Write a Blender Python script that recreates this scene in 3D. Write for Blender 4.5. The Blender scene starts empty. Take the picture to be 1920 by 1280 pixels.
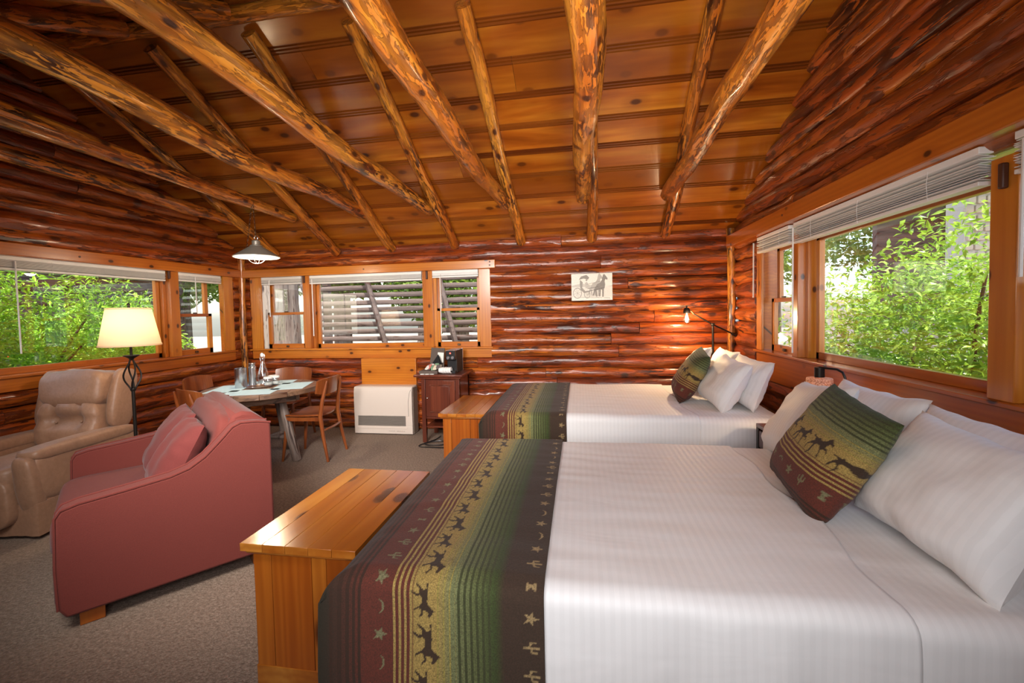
import bpy, bmesh, math, random
import numpy as np
from mathutils import Matrix, Vector, noise
random.seed(7); np.random.seed(7)
sc = bpy.context.scene
C = sc.collection
PI = math.pi
# ------------------------------------------------------------ camera
yaw, pitch, roll = (math.radians(a) for a in (9.5578, -2.186, -1.3235))
F_PX, CXP, CYP, CAM_H = 820.0, 949.0, 617.7, 1.42
fw = Vector((-math.sin(yaw)*math.cos(pitch), math.cos(yaw)*math.cos(pitch), math.sin(pitch)))
rt = Vector((math.cos(yaw), math.sin(yaw), 0)); up = rt.cross(fw)
rr = rt*math.cos(roll)+up*math.sin(roll); uu = up*math.cos(roll)-rt*math.sin(roll)
cd = bpy.data.cameras.new('camera'); cam = bpy.data.objects.new('camera', cd); C.objects.link(cam)
M = Matrix((rr, uu, -fw)).transposed().to_4x4(); M.translation = Vector((0, 0, CAM_H))
cam.matrix_world = M
cd.sensor_width = 36.0; cd.lens = F_PX/1920*36.0
cd.shift_x = (960-CXP)/1920; cd.shift_y = (CYP-640)/1920
cd.clip_start = 0.05; cd.clip_end = 200
sc.camera = cam
# ------------------------------------------------------------ light
vs = sc.view_settings
vs.view_transform = 'Standard'; vs.look = 'None'; vs.gamma = 1.0; vs.use_curve_mapping = False
vs.exposure = 0.48
w = bpy.data.worlds.new('sky'); sc.world = w; w.use_nodes = True
wn = w.node_tree.nodes; wl = w.node_tree.links
bg = wn['Background']
sky = wn.new('ShaderNodeTexSky'); sky.sky_type = 'NISHITA'; sky.sun_disc = False
sky.sun_elevation = math.radians(55); sky.sun_rotation = math.radians(200); sky.air_density = 1.0; sky.dust_density = 2.0; sky.ozone_density = 0.6
wl.new(sky.outputs[0], bg.inputs[0]); bg.inputs[1].default_value = 0.42
def light(name, kind, loc, energy, color=(1, 1, 1), size=0.1, size_y=None, aim=None):
    l = bpy.data.lights.new(name, kind); l.energy = energy; l.color = color
    if kind == 'AREA':
        l.size = size
        if size_y: l.shape = 'RECTANGLE'; l.size_y = size_y
    elif kind == 'POINT': l.shadow_soft_size = size
    o = bpy.data.objects.new(name, l); C.objects.link(o); o.location = loc
    if aim is not None:
        o.rotation_euler = (Vector(aim)-Vector(loc)).to_track_quat('-Z', 'Y').to_euler()
    return o
s = light('sun', 'SUN', (0, 0, 10), 8, (1, .95, .86)); s.data.angle = math.radians(0.6)
s.rotation_euler = Vector((-.22, .42, -.88)).to_track_quat('-Z', 'Y').to_euler()
# soft photographic fill: big soft boxes hung in the part of the room behind the camera
light('softbox_rear', 'AREA', (-0.2, -0.3, 1.75), 27, (.97, .97, 1), 1.8, 1.0, (-0.7, 4.6, .9)).data.spread = math.radians(110)
light('softbox_left', 'AREA', (-1.6, 0.7, 2.15), 36, (1, .95, .9), 1.0, .7, (-2.3, 4.6, .3)).data.spread = math.radians(95)
light('softbox_up', 'AREA', (0.0, 0.6, 1.35), 24, (1, .93, .82), 1.2, 1.0, (-0.2, 3.6, 3.0)).data.spread = math.radians(95)

# ------------------------------------------------------------ geometry helper
class G:
    def __init__(s): s.v = []; s.f = []
    def add(s, vs_, fs):
        n = len(s.v); s.v += [tuple(p) for p in vs_]; s.f += [tuple(i+n for i in f) for f in fs]; return s
    def box(s, x0, x1, y0, y1, z0, z1):
        return s.add([(x0,y0,z0),(x1,y0,z0),(x1,y1,z0),(x0,y1,z0),(x0,y0,z1),(x1,y0,z1),(x1,y1,z1),(x0,y1,z1)],
                     [(0,3,2,1),(4,5,6,7),(0,1,5,4),(1,2,6,5),(2,3,7,6),(3,0,4,7)])
    def loft(s, rings, cap=True, close=True):
        n = len(rings[0]); base = len(s.v)
        for r in rings: s.v += [tuple(p) for p in r]
        for i in range(len(rings)-1):
            for j in range(n if close else n-1):
                a = base+i*n+j; b = base+i*n+(j+1) % n
                s.f.append((a, b, b+n, a+n))
        if cap and close:
            s.f.append(tuple(base+j for j in range(n))[::-1]); k = base+(len(rings)-1)*n
            s.f.append(tuple(k+j for j in range(n)))
        return s
    def tube(s, path, r, seg=8, cap=True):
        P = [Vector(p) for p in path]; rings = []; prev = None
        for i, p in enumerate(P):
            d = (P[min(i+1, len(P)-1)]-P[max(i-1, 0)]).normalized()
            if prev is None:
                a = Vector((0, 0, 1)) if abs(d.z) < .9 else Vector((1, 0, 0)); u_ = d.cross(a).normalized()
            else: u_ = (prev-d*prev.dot(d)).normalized()
            prev = u_; v_ = d.cross(u_); ri = r[i] if isinstance(r, (list, tuple)) else r
            rings.append([p+(u_*math.cos(t)+v_*math.sin(t))*ri for t in (2*PI*k/seg for k in range(seg))])
        return s.loft(rings, cap)
    def lathe(s, prof, c=(0, 0, 0), seg=24, cap=True):
        return s.loft([[(c[0]+r*math.cos(2*PI*k/seg), c[1]+r*math.sin(2*PI*k/seg), c[2]+z) for k in range(seg)] for r, z in prof], cap)
    def prism(s, poly, a0, a1, axis='x'):
        def q(p, a): return {'x': (a, p[0], p[1]), 'y': (p[0], a, p[1]), 'z': (p[0], p[1], a)}[axis]
        return s.loft([[q(p, a0) for p in poly], [q(p, a1) for p in poly]])
    def puff(s, c, h, e=(.45, .45), nu=28, nv=18, rot=None, wob=0, seed=0, fn=None):
        def sp(x, p): return math.copysign(abs(x)**p, x)
        base = len(s.v)
        for i in range(nv+1):
            ph = -PI/2+PI*i/nv
            for j in range(nu):
                th = 2*PI*j/nu
                p = Vector((sp(math.cos(ph), e[1])*sp(math.cos(th), e[0]), sp(math.cos(ph), e[1])*sp(math.sin(th), e[0]), sp(math.sin(ph), e[1])))
                q = Vector((p.x*h[0], p.y*h[1], p.z*h[2]))
                if wob: q += q.normalized()*noise.noise(q*7+Vector((seed, 0, 0)))*wob
                if fn: q = fn(q, p)
                if rot: q = rot@q
                s.v.append(tuple(q+Vector(c)))
        for i in range(nv):
            for j in range(nu):
                a = base+i*nu+j; b = base+i*nu+(j+1) % nu
                s.f.append((a, b, b+nu, a+nu))
        return s
MW = {}
def link(name, me):
    o = bpy.data.objects.new(name, me); C.objects.link(o); MW[o.name] = Matrix.Identity(4); return o
def thing(name, label, cat, loc=(0,0,0), rz=0, group=None):
    o = link(name, None); o.location = loc; o.rotation_euler = (0,0,rz); o.empty_display_size = .05
    MW[o.name] = Matrix.Translation(Vector(loc))@Matrix.Rotation(rz, 4, 'Z')
    return tag(o, label, cat, group)
def tag(o, label, cat, group=None):
    o['label'] = label; o['category'] = cat
    if group: o['group'] = group
    return o
def mesh(name, g, mat, smooth=True, ang=38):
    me = bpy.data.meshes.new(name); me.from_pydata(g.v, [], g.f); me.update()
    if mat:
        for m in (mat if isinstance(mat, list) else [mat]): me.materials.append(m)
    b = bmesh.new(); b.from_mesh(me); bmesh.ops.recalc_face_normals(b, faces=b.faces); b.to_mesh(me); b.free()
    if smooth: me.shade_smooth(); me.set_sharp_from_angle(angle=math.radians(ang))
    return me
def obj(name, g, mat, parent=None, bev=0, smooth=True, world=False, label=None, sub=0, ang=38):
    """one mesh object; coordinates are the parent's local ones, or world ones with world=True"""
    me = mesh(name, g, mat, smooth, ang)
    o = link(name, me)
    if parent is not None:
        o.parent = parent; MW[o.name] = MW[parent.name].copy()
        if world: me.transform(MW[parent.name].inverted())
    if bev:
        m = o.modifiers.new('bevel', 'BEVEL'); m.width = bev; m.segments = 2; m.limit_method = 'ANGLE'; m.angle_limit = math.radians(35)
    if sub:
        m = o.modifiers.new('sub', 'SUBSURF'); m.levels = sub; m.render_levels = sub
    if label: o['label'] = label
    return o
def single(name, g, mat, label, cat, base, group=None, **k):
    """a thing that is one mesh, with its origin at base"""
    o = obj(name, g, mat, **k); o.data.transform(Matrix.Translation(-Vector(base))); o.location = base
    MW[o.name] = Matrix.Translation(Vector(base)); return tag(o, label, cat, group)
def struct(name, g, mat, **k):
    o = obj(name, g, mat, **k); o['kind'] = 'structure'; return o
def dup(root, loc, rz, label=None):
    kids = {}
    for o in bpy.data.objects:
        if o.parent: kids.setdefault(o.parent.name, []).append(o)
    def rec(o, par):
        c = o.copy(); C.objects.link(c); MW[c.name] = MW[o.name]
        if par is not None: c.parent = par
        for ch in kids.get(o.name, []): rec(ch, c)
        return c
    r = rec(root, None); r.location = loc; r.rotation_euler = (root.rotation_euler.x, root.rotation_euler.y, rz)
    if label: r['label'] = label
    MW[r.name] = Matrix.Translation(Vector(loc))@Matrix.Rotation(rz, 4, 'Z')
    return r
# ------------------------------------------------------------ materials
class NT:
    def __init__(s, name):
        s.m = bpy.data.materials.new(name); s.m.use_nodes = True; s.t = s.m.node_tree
        s.b = s.t.nodes['Principled BSDF']; s.out = s.t.nodes['Material Output']
    def n(s, typ, ins=None, **kw):
        x = s.t.nodes.new('ShaderNode'+typ)
        for k, v in kw.items(): setattr(x, k, v)
        for k, v in (ins or {}).items(): s.set(x.inputs[k], v)
        return x
    def set(s, inp, v):
        if isinstance(v, bpy.types.NodeSocket): s.t.links.new(v, inp)
        else: inp.default_value = v
    def coord(s, rnd=True, out='Object'):
        tc = s.n('TexCoord').outputs[out]
        if not rnd: return tc
        oi = s.n('ObjectInfo').outputs['Random']
        mu = s.n('VectorMath', {0: (37, 91, 53), 3: 1.0}, operation='SCALE'); s.set(mu.inputs[3], oi)
        return s.n('VectorMath', {0: tc, 1: mu.outputs[0]}, operation='ADD').outputs[0]
    def ramp(s, fac, stops, interp='LINEAR'):
        r = s.n('ValToRGB', {0: fac}); r.color_ramp.interpolation = interp; e = r.color_ramp.elements
        while len(e) < len(stops): e.new(.5)
        for el, (p, c) in zip(e, stops):
            el.position = p; el.color = (*c, 1) if len(c) == 3 else c
        return r.outputs[0]
    def mix(s, fac, a, b, mode='MIX'):
        x = s.n('MixRGB', {0: fac, 1: a, 2: b}, blend_type=mode); return x.outputs[0]
    def math(s, op, a, b=0.0, c=0.0): return s.n('Math', {0: a, 1: b, 2: c}, operation=op).outputs[0]
    def scale(s, vec, sc_): return s.n('Mapping', {0: vec, 3: sc_}).outputs[0]
    def noise(s, vec, scale, detail=3, rough=.5, dist=0): return s.n('TexNoise', {'Vector': vec, 'Scale': scale, 'Detail': detail, 'Roughness': rough, 'Distortion': dist}).outputs[0]
    def bump(s, h, strength=.3, dist=.01):
        s.set(s.b.inputs['Normal'], s.n('Bump', {'Height': h, 'Strength': strength, 'Distance': dist}).outputs[0])
def c4(c): return (*c, 1)
def plain(name, col, rough=.5, metal=0, spec=.5, bumps=0, bscale=60, emit=None, es=0, coat=0):
    t = NT(name); t.b.inputs['Base Color'].default_value = c4(col); t.b.inputs['Roughness'].default_value = rough
    t.b.inputs['Metallic'].default_value = metal; t.b.inputs['Specular IOR Level'].default_value = spec
    v = t.coord(); n = t.noise(v, bscale, 3)
    t.set(t.b.inputs['Base Color'], t.mix(t.math('MULTIPLY', n, .25), c4(col), c4([x*.75 for x in col])))
    if bumps: t.bump(n, bumps, .01)
    if coat: t.b.inputs['Coat Weight'].default_value = coat; t.b.inputs['Coat Roughness'].default_value = .1
    if emit: t.b.inputs['Emission Color'].default_value = c4(emit); t.b.inputs['Emission Strength'].default_value = es
    return t.m
def wood(name, light_, mid, dark, axis=0, grain=1.0, knots=.5, streak=0.0, rough=.3, bump=.25, var=.35, coat=.3, knot_c=(.05,.012,.004), kscale=3.2, streak_c=(.026,.006,.003), stretch=.07, flk=(.11,26)):
    t = NT(name); v = t.coord()
    st = [1, 1, 1]; st[axis] = stretch
    vs_ = t.scale(v, tuple(st))
    big = t.noise(vs_, 5*grain, 4, .55, .4)
    fine = t.noise(vs_, 55*grain, 4, .6)
    # knots bend the grain round them
    sx = t.n('SeparateXYZ', {0: v}); oth = [i for i in range(3) if i != axis]
    kb = t.math('ADD', sx.outputs[oth[0]], sx.outputs[oth[1]])
    cb = t.n('CombineXYZ', {0: t.math('MULTIPLY', sx.outputs[axis], .6), 1: kb})
    kv = t.n('TexVoronoi', {'Vector': cb.outputs[0], 'Scale': kscale, 'Randomness': 1.0}, voronoi_dimensions='2D')
    kd = kv.outputs['Distance']
    rings = t.n('TexWave', {'Vector': vs_, 'Scale': 9*grain, 'Distortion': 7.0, 'Detail': 2.0, 'Detail Scale': 1.2}, wave_type='BANDS', bands_direction='Z' if axis != 2 else 'X').outputs[0]
    col = t.ramp(big, [(.28, dark), (.46, mid), (.66, light_)])
    col = t.mix(t.math('MULTIPLY', rings, .36), col, c4(dark))
    col = t.mix(t.math('MULTIPLY', fine, .35), col, c4([x*.6 for x in mid]))
    h = t.math('ADD', t.math('MULTIPLY', big, .6), t.math('MULTIPLY', fine, .25))
    if streak:
        s1 = t.noise(t.scale(v, tuple([(flk[0] if i == axis else 1.0) for i in range(3)])), flk[1], 5, .62, .6)
        m1 = t.ramp(s1, [(.60-.07*streak, (0,0,0)), (.64-.07*streak, (1,1,1))])
        s2 = t.noise(t.scale(v, tuple([(.25 if i == axis else 1.0) for i in range(3)])), 7, 3, .6)
        m2 = t.math('MULTIPLY', m1, t.ramp(s2, [(.35, (.15,)*3), (.6, (1,)*3)]))
        col = t.mix(m2, col, c4(streak_c)); h = t.math('SUBTRACT', h, t.math('MULTIPLY', m1, .35))
    if knots:
        rd = t.ramp(kv.outputs['Color'], [(.45, (0,0,0)), (.5, (1,1,1))])
        km = t.math('MULTIPLY', t.ramp(kd, [(.05+.05*knots, (1,1,1)), (.09+.09*knots, (0,0,0))]), rd)
        halo = t.math('MULTIPLY', t.math('MULTIPLY', t.ramp(kd, [(.08, (1,1,1)), (.36, (0,0,0))]), rd), .45)
        col = t.mix(halo, col, c4(dark)); col = t.mix(km, col, c4(knot_c))
    oi = t.n('ObjectInfo').outputs['Random']
    col = t.mix(t.math('MULTIPLY', oi, var), col, c4([x*.55 for x in mid]), 'MIX')
    t.set(t.b.inputs['Base Color'], col)
    t.b.inputs['Roughness'].default_value = rough; t.b.inputs['Coat Weight'].default_value = coat; t.b.inputs['Coat Roughness'].default_value = .15
    if bump: t.bump(h, bump, .012)
    return t.m
m_log = wood('log_wood', (.76,.215,.018), (.42,.07,.007), (.11,.013,.003), 0, 1.0, .6, 1.65, .36, 1.0, .5, .35, kscale=4.5, flk=(.16,24))
m_pole = wood('pole_wood', (.92,.42,.05), (.68,.20,.018), (.30,.045,.005), 0, 1.3, .7, 1.8, .3, .9, .15, .45, kscale=6, flk=(.17,44))
m_ceil = wood('ceiling_pine', (.68,.25,.022), (.40,.10,.008), (.12,.018,.002), 0, .9, .62, 0, .2, .12, .85, .5, kscale=4.6, stretch=.13)
m_bead = wood('ceiling_bead', (.34,.10,.011), (.22,.052,.006), (.09,.017,.003), 0, .9, 0, 0, .22, .1, .3, .5)
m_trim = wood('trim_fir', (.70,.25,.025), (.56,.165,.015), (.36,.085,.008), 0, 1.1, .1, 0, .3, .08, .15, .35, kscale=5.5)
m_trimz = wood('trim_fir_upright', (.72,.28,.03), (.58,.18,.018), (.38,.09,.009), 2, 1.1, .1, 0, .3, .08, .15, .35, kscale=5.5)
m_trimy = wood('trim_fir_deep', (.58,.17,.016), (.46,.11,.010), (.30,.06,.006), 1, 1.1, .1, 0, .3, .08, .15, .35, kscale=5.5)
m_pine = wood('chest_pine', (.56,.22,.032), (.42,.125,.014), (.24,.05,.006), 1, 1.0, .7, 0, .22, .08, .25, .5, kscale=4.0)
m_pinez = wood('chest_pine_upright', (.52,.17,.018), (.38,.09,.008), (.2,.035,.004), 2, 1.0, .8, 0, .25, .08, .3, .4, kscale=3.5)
m_chair = wood('chair_wood', (.34,.10,.022), (.25,.06,.013), (.14,.03,.007), 2, 1.4, 0, 0, .3, .04, .1, .4)
m_table = wood('rustic_table_wood', (.34,.20,.12), (.24,.13,.075), (.12,.06,.035), 0, 1.2, .4, .3, .4, .3, .1, .2)
m_tleg = wood('weathered_log_leg', (.20,.15,.12), (.13,.09,.075), (.06,.04,.03), 2, 1.2, .3, .4, .55, .5, .1, 0)
m_cab = wood('dark_cherry', (.20,.045,.018), (.13,.027,.012), (.07,.014,.007), 2, 1.2, 0, 0, .3, .05, .1, .4)
m_ext = wood('weathered_boards', (.20,.15,.13), (.14,.10,.085), (.07,.05,.04), 0, 1.0, .3, .3, .8, .4, .3, 0)
m_white = plain('white_vinyl', (.82,.80,.77), .4)
m_iron = plain('black_iron', (.03,.024,.02), .4, .7)
m_brass = plain('aged_brass', (.12,.08,.05), .4, .9)
m_chrome = plain('brushed_steel', (.62,.62,.64), .25, 1.0)
m_black = plain('black_plastic', (.012,.012,.013), .3)
m_cream = plain('cream_enamel', (.70,.60,.52), .38, 0, .5, .02, 200)
m_hdark = plain('dark_vent', (.03,.02,.015), .7)
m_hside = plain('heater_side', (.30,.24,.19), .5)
m_shade_metal = plain('pendant_metal', (.30,.27,.22), .42, .5)
m_porc = plain('white_enamel', (.9,.88,.82), .3)
m_leather = plain('tray_leather', (.10,.07,.055), .6, 0, .4, .5, 120)
m_shadow = plain('dark_gap', (.02,.008,.004), .9)
m_paper = plain('paper', (.8,.78,.72), .7)
m_rock = plain('rock', (.50,.44,.36), .9, 0, .3, .8, 6)
m_knot = plain('peg', (.07,.02,.008), .5)
def fabric(name, col, col2, scale=350, rough=.9, bump=.25, sheen=.3, big=3):
    t = NT(name); v = t.coord(False)
    n1 = t.noise(v, scale, 2); n2 = t.noise(v, big, 4, .6)
    c = t.mix(n1, c4(col), c4(col2)); c = t.mix(t.math('MULTIPLY', n2, .35), c, c4([x*.6 for x in col]))
    t.set(t.b.inputs['Base Color'], c); t.b.inputs['Roughness'].default_value = rough
    t.b.inputs['Sheen Weight'].default_value = sheen; t.b.inputs['Sheen Roughness'].default_value = .4
    t.bump(t.math('ADD', n1, t.math('MULTIPLY', n2, 3)), bump, .004); return t.m
m_sofa = fabric('rose_corduroy', (.19,.032,.022), (.12,.019,.013), 260, .9, .4, .08)
m_cush = fabric('rose_cushion', (.17,.026,.021), (.11,.016,.013), 260, .9, .3, .10)
m_suede = fabric('tan_leather', (.36,.20,.125), (.25,.13,.07), 40, .5, .3, .15, 5)
m_mat_blue = fabric('pale_blue_mat', (.62,.82,.86), (.52,.72,.78), 500, .8, .2, 0)
# white bed linen, woven stripe
def linen():
    t = NT('white_linen'); v = t.coord(False)
    wv = t.n('TexWave', {'Vector': v, 'Scale': 11.0, 'Distortion': .0}, wave_type='BANDS', bands_direction='X').outputs[0]
    st = t.ramp(wv, [(.45, (0,0,0)), (.55, (1,1,1))])
    n = t.noise(t.scale(v, (1, .5, 1)), 3.2, 3, .45, 1.0)
    n2 = t.noise(t.scale(v, (.3, 1, 1)), 9, 2, .5, .6)
    t.set(t.b.inputs['Base Color'], t.mix(st, c4((.83,.815,.80)), c4((.80,.785,.77))))
    t.set(t.b.inputs['Roughness'], t.math('MULTIPLY_ADD', st, .14, .55)); t.b.inputs['Sheen Weight'].default_value = .15
    t.bump(t.math('ADD', n, t.math('MULTIPLY', n2, .25)), .35, .03); return t.m
m_linen = linen()
# carpet
def carpet():
    t = NT('loop_carpet'); v = t.coord(False)
    a = t.n('TexVoronoi', {'Vector': v, 'Scale': 130.0}).outputs['Distance']; b = t.noise(v, 60, 3, .7); c = t.noise(v, 1.2, 3)
    col = t.ramp(b, [(.3, (.14,.095,.066)), (.5, (.27,.195,.142)), (.72, (.42,.32,.245))])
    col = t.mix(t.math('MULTIPLY', a, .6), col, c4((.13,.09,.065))); col = t.mix(t.math('MULTIPLY', c, .15), col, c4((.2,.13,.1)))
    t.set(t.b.inputs['Base Color'], col); t.b.inputs['Roughness'].default_value = .95
    t.bump(t.math('ADD', a, b), .6, .006); return t.m
m_carpet = carpet()
def glass(name='window_glass', tint=(1,1,1), refl=.10):
    t = NT(name); t.t.nodes.remove(t.b)
    tr = t.n('BsdfTransparent', {0: c4(tint)}); gl = t.n('BsdfGlossy', {0: c4((1,1,1)), 'Roughness': .01})
    fc = t.n('LayerWeight', {0: .5}).outputs['Facing']
    fr = t.math('MULTIPLY_ADD', t.math('POWER', fc, 4.0), .6, refl)
    mx = t.n('MixShader', {0: fr}); t.t.links.new(tr.outputs[0], mx.inputs[1]); t.t.links.new(gl.outputs[0], mx.inputs[2])
    t.t.links.new(mx.outputs[0], t.out.inputs[0]); return t.m
m_glass = glass(refl=.07); m_bottle = glass('bottle_glass', (.88,.90,.90), .22)
def leaf(name, a, b):
    t = NT(name); g_ = t.n('NewGeometry').outputs['Random Per Island']
    col = t.ramp(g_, [(0, a), (1, b)])
    t.set(t.b.inputs['Base Color'], col); t.b.inputs['Roughness'].default_value = .35
    tl = t.n('BsdfTranslucent'); t.set(tl.inputs[0], t.mix(.5, col, c4((.5,.75,.06))))
    mx = t.n('MixShader', {0: .38}); t.t.links.new(t.b.outputs[0], mx.inputs[1]); t.t.links.new(tl.outputs[0], mx.inputs[2]); t.t.links.new(mx.outputs[0], t.out.inputs[0])
    return t.m
m_leafR = leaf('broad_leaf', (.07,.19,.02), (.42,.62,.09)); m_leafL = leaf('feathery_leaf', (.10,.30,.02), (.48,.75,.06)); m_leafD = leaf('far_leaf', (.05,.13,.03), (.3,.4,.1))
m_bark = wood('bark', (.30,.24,.19), (.2,.15,.12), (.08,.06,.05), 2, 1.5, 0, .6, .9, 1.0, .1, 0)
m_stem = plain('stem_bark', (.10,.06,.045), .8)
def ground():
    t = NT('leaf_litter'); v = t.coord(False); a = t.noise(v, 3, 5, .7); b = t.noise(v, 40, 3, .7)
    t.set(t.b.inputs['Base Color'], t.mix(b, t.ramp(a, [(.35, (.20,.16,.10)), (.6, (.42,.34,.26))]), c4((.30,.25,.18))))
    t.b.inputs['Roughness'].default_value = .95; t.bump(b, .5, .03); return t.m
m_ground = ground()
def shade_mat(name, col, es, tr=.5):
    t = NT(name); t.b.inputs['Base Color'].default_value = c4(col); t.b.inputs['Roughness'].default_value = .8
    n = t.noise(t.coord(False), 300, 2); t.bump(n, .1, .002)
    tl = t.n('BsdfTranslucent', {0: c4(col)}); mx = t.n('MixShader', {0: tr})
    t.t.links.new(t.b.outputs[0], mx.inputs[1]); t.t.links.new(tl.outputs[0], mx.inputs[2]); t.t.links.new(mx.outputs[0], t.out.inputs[0]); return t.m
m_lshade = shade_mat('lamp_linen', (.86,.70,.50), 0, .5)
# ------------------------------------------------------------ room numbers
D = 5.135; XL = -4.40; XR = 1.68; EZ = 2.27; TH = .52; YR = 2.70; RZ = EZ+TH*(D-YR); YF = -0.6
ZF = RZ-TH*(YR-YF)
def roofz(y): return RZ-TH*abs(y-YR)
# ------------------------------------------------------------ shell
floor = struct('floor', G().box(XL-.1, XR+.1, YF-.05, D+.1, -.1, 0), m_carpet, smooth=False)
def wobble_log(L, r, seed, seg=12, step=.16, amp=.16, flat=1.0, lump=.25, taper=0.0, bend=0.0):
    """a peeled log along local +X, lumpy and slightly bent"""
    n = max(3, int(L/step)); g = G(); rings = []
    for i in range(n+1):
        x = L*i/n; off = Vector((noise.noise(Vector((x*.9, seed, 0))), noise.noise(Vector((x*.9, 0, seed+9))), 0))*r*(lump+bend)
        rad = r*(1+amp*noise.noise(Vector((x*2.3, seed*1.7, 3))))*(1-taper*x/L)
        ring = []
        for k in range(seg):
            a = 2*PI*k/seg; rk = rad*(1+.13*noise.noise(Vector((x*3.4, math.cos(a)*1.8+seed, math.sin(a)*1.8)))+.05*noise.noise(Vector((x*11, math.cos(a)*3+seed, math.sin(a)*3))))
            ring.append((x, off.x+math.cos(a)*rk, off.y+math.sin(a)*rk*flat))
        rings.append(ring)
    g.loft(rings); return g
def log_run(p0, p1, r, mat, parent, seed, **k):
    p0, p1 = Vector(p0), Vector(p1); L = (p1-p0).length; d = (p1-p0).normalized()
    cuts = [0, L]
    if L > 2.2 and random.random() < .7: cuts = [0, L*random.uniform(.25, .75), L]
    for i in range(len(cuts)-1):
        place_log('log', p0+d*cuts[i], p0+d*(cuts[i+1]-.004), r*random.uniform(.96, 1.04), mat, parent, seed+i*17.3, **k)
def place_log(name, p0, p1, r, mat, parent, seed, **k):
    p0, p1 = Vector(p0), Vector(p1); d = p1-p0
    o = obj(name, wobble_log(d.length, r, seed, **k), mat, parent)
    q = d.to_track_quat('X', 'Z'); o.rotation_mode = 'QUATERNION'; o.rotation_quaternion = q; o.location = p0
    if parent is not None:
        o.location = p0-parent.location
    return o
PITCH = .128
def log_wall(name, axis, c, a0, a1, ztop, openings, gable, slab):
    """slab = backing of the wall; the logs are its children"""
    g = G()
    def bx(u0, u1, z0, z1):
        if u1-u0 < .01 or z1-z0 < .01: return
        if axis == 'x': g.box(u0, u1, slab[0], slab[1], z0, z1)
        else: g.box(slab[0], slab[1], u0, u1, z0, z1)
    if openings:
        o0, o1, z0, z1 = openings
        bx(a0, a1, 0, z0); bx(a0, o0, z0, z1); bx(o1, a1, z0, z1); bx(a0, a1, z1, ztop)
    else: bx(a0, a1, 0, ztop)
    if gable:
        pts = [(a0, ztop), (a1, ztop), (a1, roofz(a1)+.02), (YR, RZ+.02), (a0, roofz(a0)+.02)]
        g.prism(pts, slab[0], slab[1], 'x')
    w_ = struct(name, g, m_shadow, smooth=False)
    z = PITCH*.5; k = 0
    while True:
        u0, u1 = a0, a1
        if gable:
            h = (RZ-z-.05)/TH
            u0 = max(a0, YR-h); u1 = min(a1, YR+h)
            if h < .15: break
        elif z > ztop+.02: break
        segs = [(u0, u1)]
        if openings and openings[2]-.03 < z < openings[3]+.03:
            segs = [(u0, openings[0]), (openings[1], u1)]
        for (s0, s1) in segs:
            if s1-s0 < .03: continue
            r = PITCH*.56*(1+random.uniform(-.08, .12))
            pa = (s0, c, z) if axis == 'x' else (c, s0, z); pb = (s1, c, z) if axis == 'x' else (c, s1, z)
            log_run(pa, pb, r, m_log, w_, k*3.1+hash_(name), lump=.2, amp=.2, flat=1.0, step=.1)
        k += 1; z += PITCH
    return w_
def hash_(s_): return sum(ord(ch) for ch in s_) % 50
OB = (-4.25, -1.04, .895, 2.0); OL = (1.85, 4.97, .895, 2.0); OR = (1.15, 4.50, .77, 2.08)
wall_back = log_wall('wall_back', 'x', D+.035, XL, XR, EZ-.02, OB, False, (D+.05, D+.09))
wall_left = log_wall('wall_left', 'y', XL-.035, YF, D, ZF-.05, None if False else OL, True, (XL-.09, XL-.05)) if False else None
def gable_wall(name, xc, slab, op):
    # rectangular part up to the front eave height is cut by the window, the rest follows the roof slopes
    return log_wall(name, 'y', xc, YF, D+.02, 2.08+.0, op, False, slab)
def gable_full(name, xc, slab, op):
    g = G()
    o0, o1, z0, z1 = op
    def poly(pts): g.prism(pts, slab[0], slab[1], 'x')
    poly([(YF, 0), (D+.05, 0), (D+.05, z0), (YF, z0)])
    poly([(YF, z0), (o0, z0), (o0, min(z1, 9)), (YF, min(z1, roofz(YF)))] if False else [(YF, z0), (o0, z0), (o0, z1), (YR-(RZ-z1)/TH, z1), (YF, roofz(YF))])
    poly([(o1, z0), (D+.05, z0), (D+.05, z1), (o1, z1)])
    poly([(YR-(RZ-z1)/TH, z1), (D+.05, z1), (D+.05, roofz(D+.05)), (YR, RZ)])
    w_ = struct(name, g, m_shadow, smooth=False)
    z = PITCH*.5; k = 0
    while z < RZ-.12:
        h = (RZ-z+.03)/TH; u0 = max(YF, YR-h); u1 = min(D, YR+h)
        segs = [(u0, u1)]
        if z0-.03 < z < z1+.03: segs = [(u0, o0), (o1, u1)]
        for (s0, s1) in segs:
            if s1-s0 < .03: continue
            r = PITCH*.56*(1+random.uniform(-.08, .12))
            log_run((xc, s0, z), (xc, s1, z), r, m_log, w_, k*3.1+hash_(name), lump=.2, amp=.2, step=.1)
        k += 1; z += PITCH
    return w_
wall_left = gable_full('wall_left', XL-.03, (XL-.09, XL-.05), OL)
wall_right = gable_full('wall_right', XR+.03, (XR+.05, XR+.09), OR)
struct('wall_front', G().box(XL, XR, YF-.05, YF, 0, ZF+.03), m_ceil, smooth=False)
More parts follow.
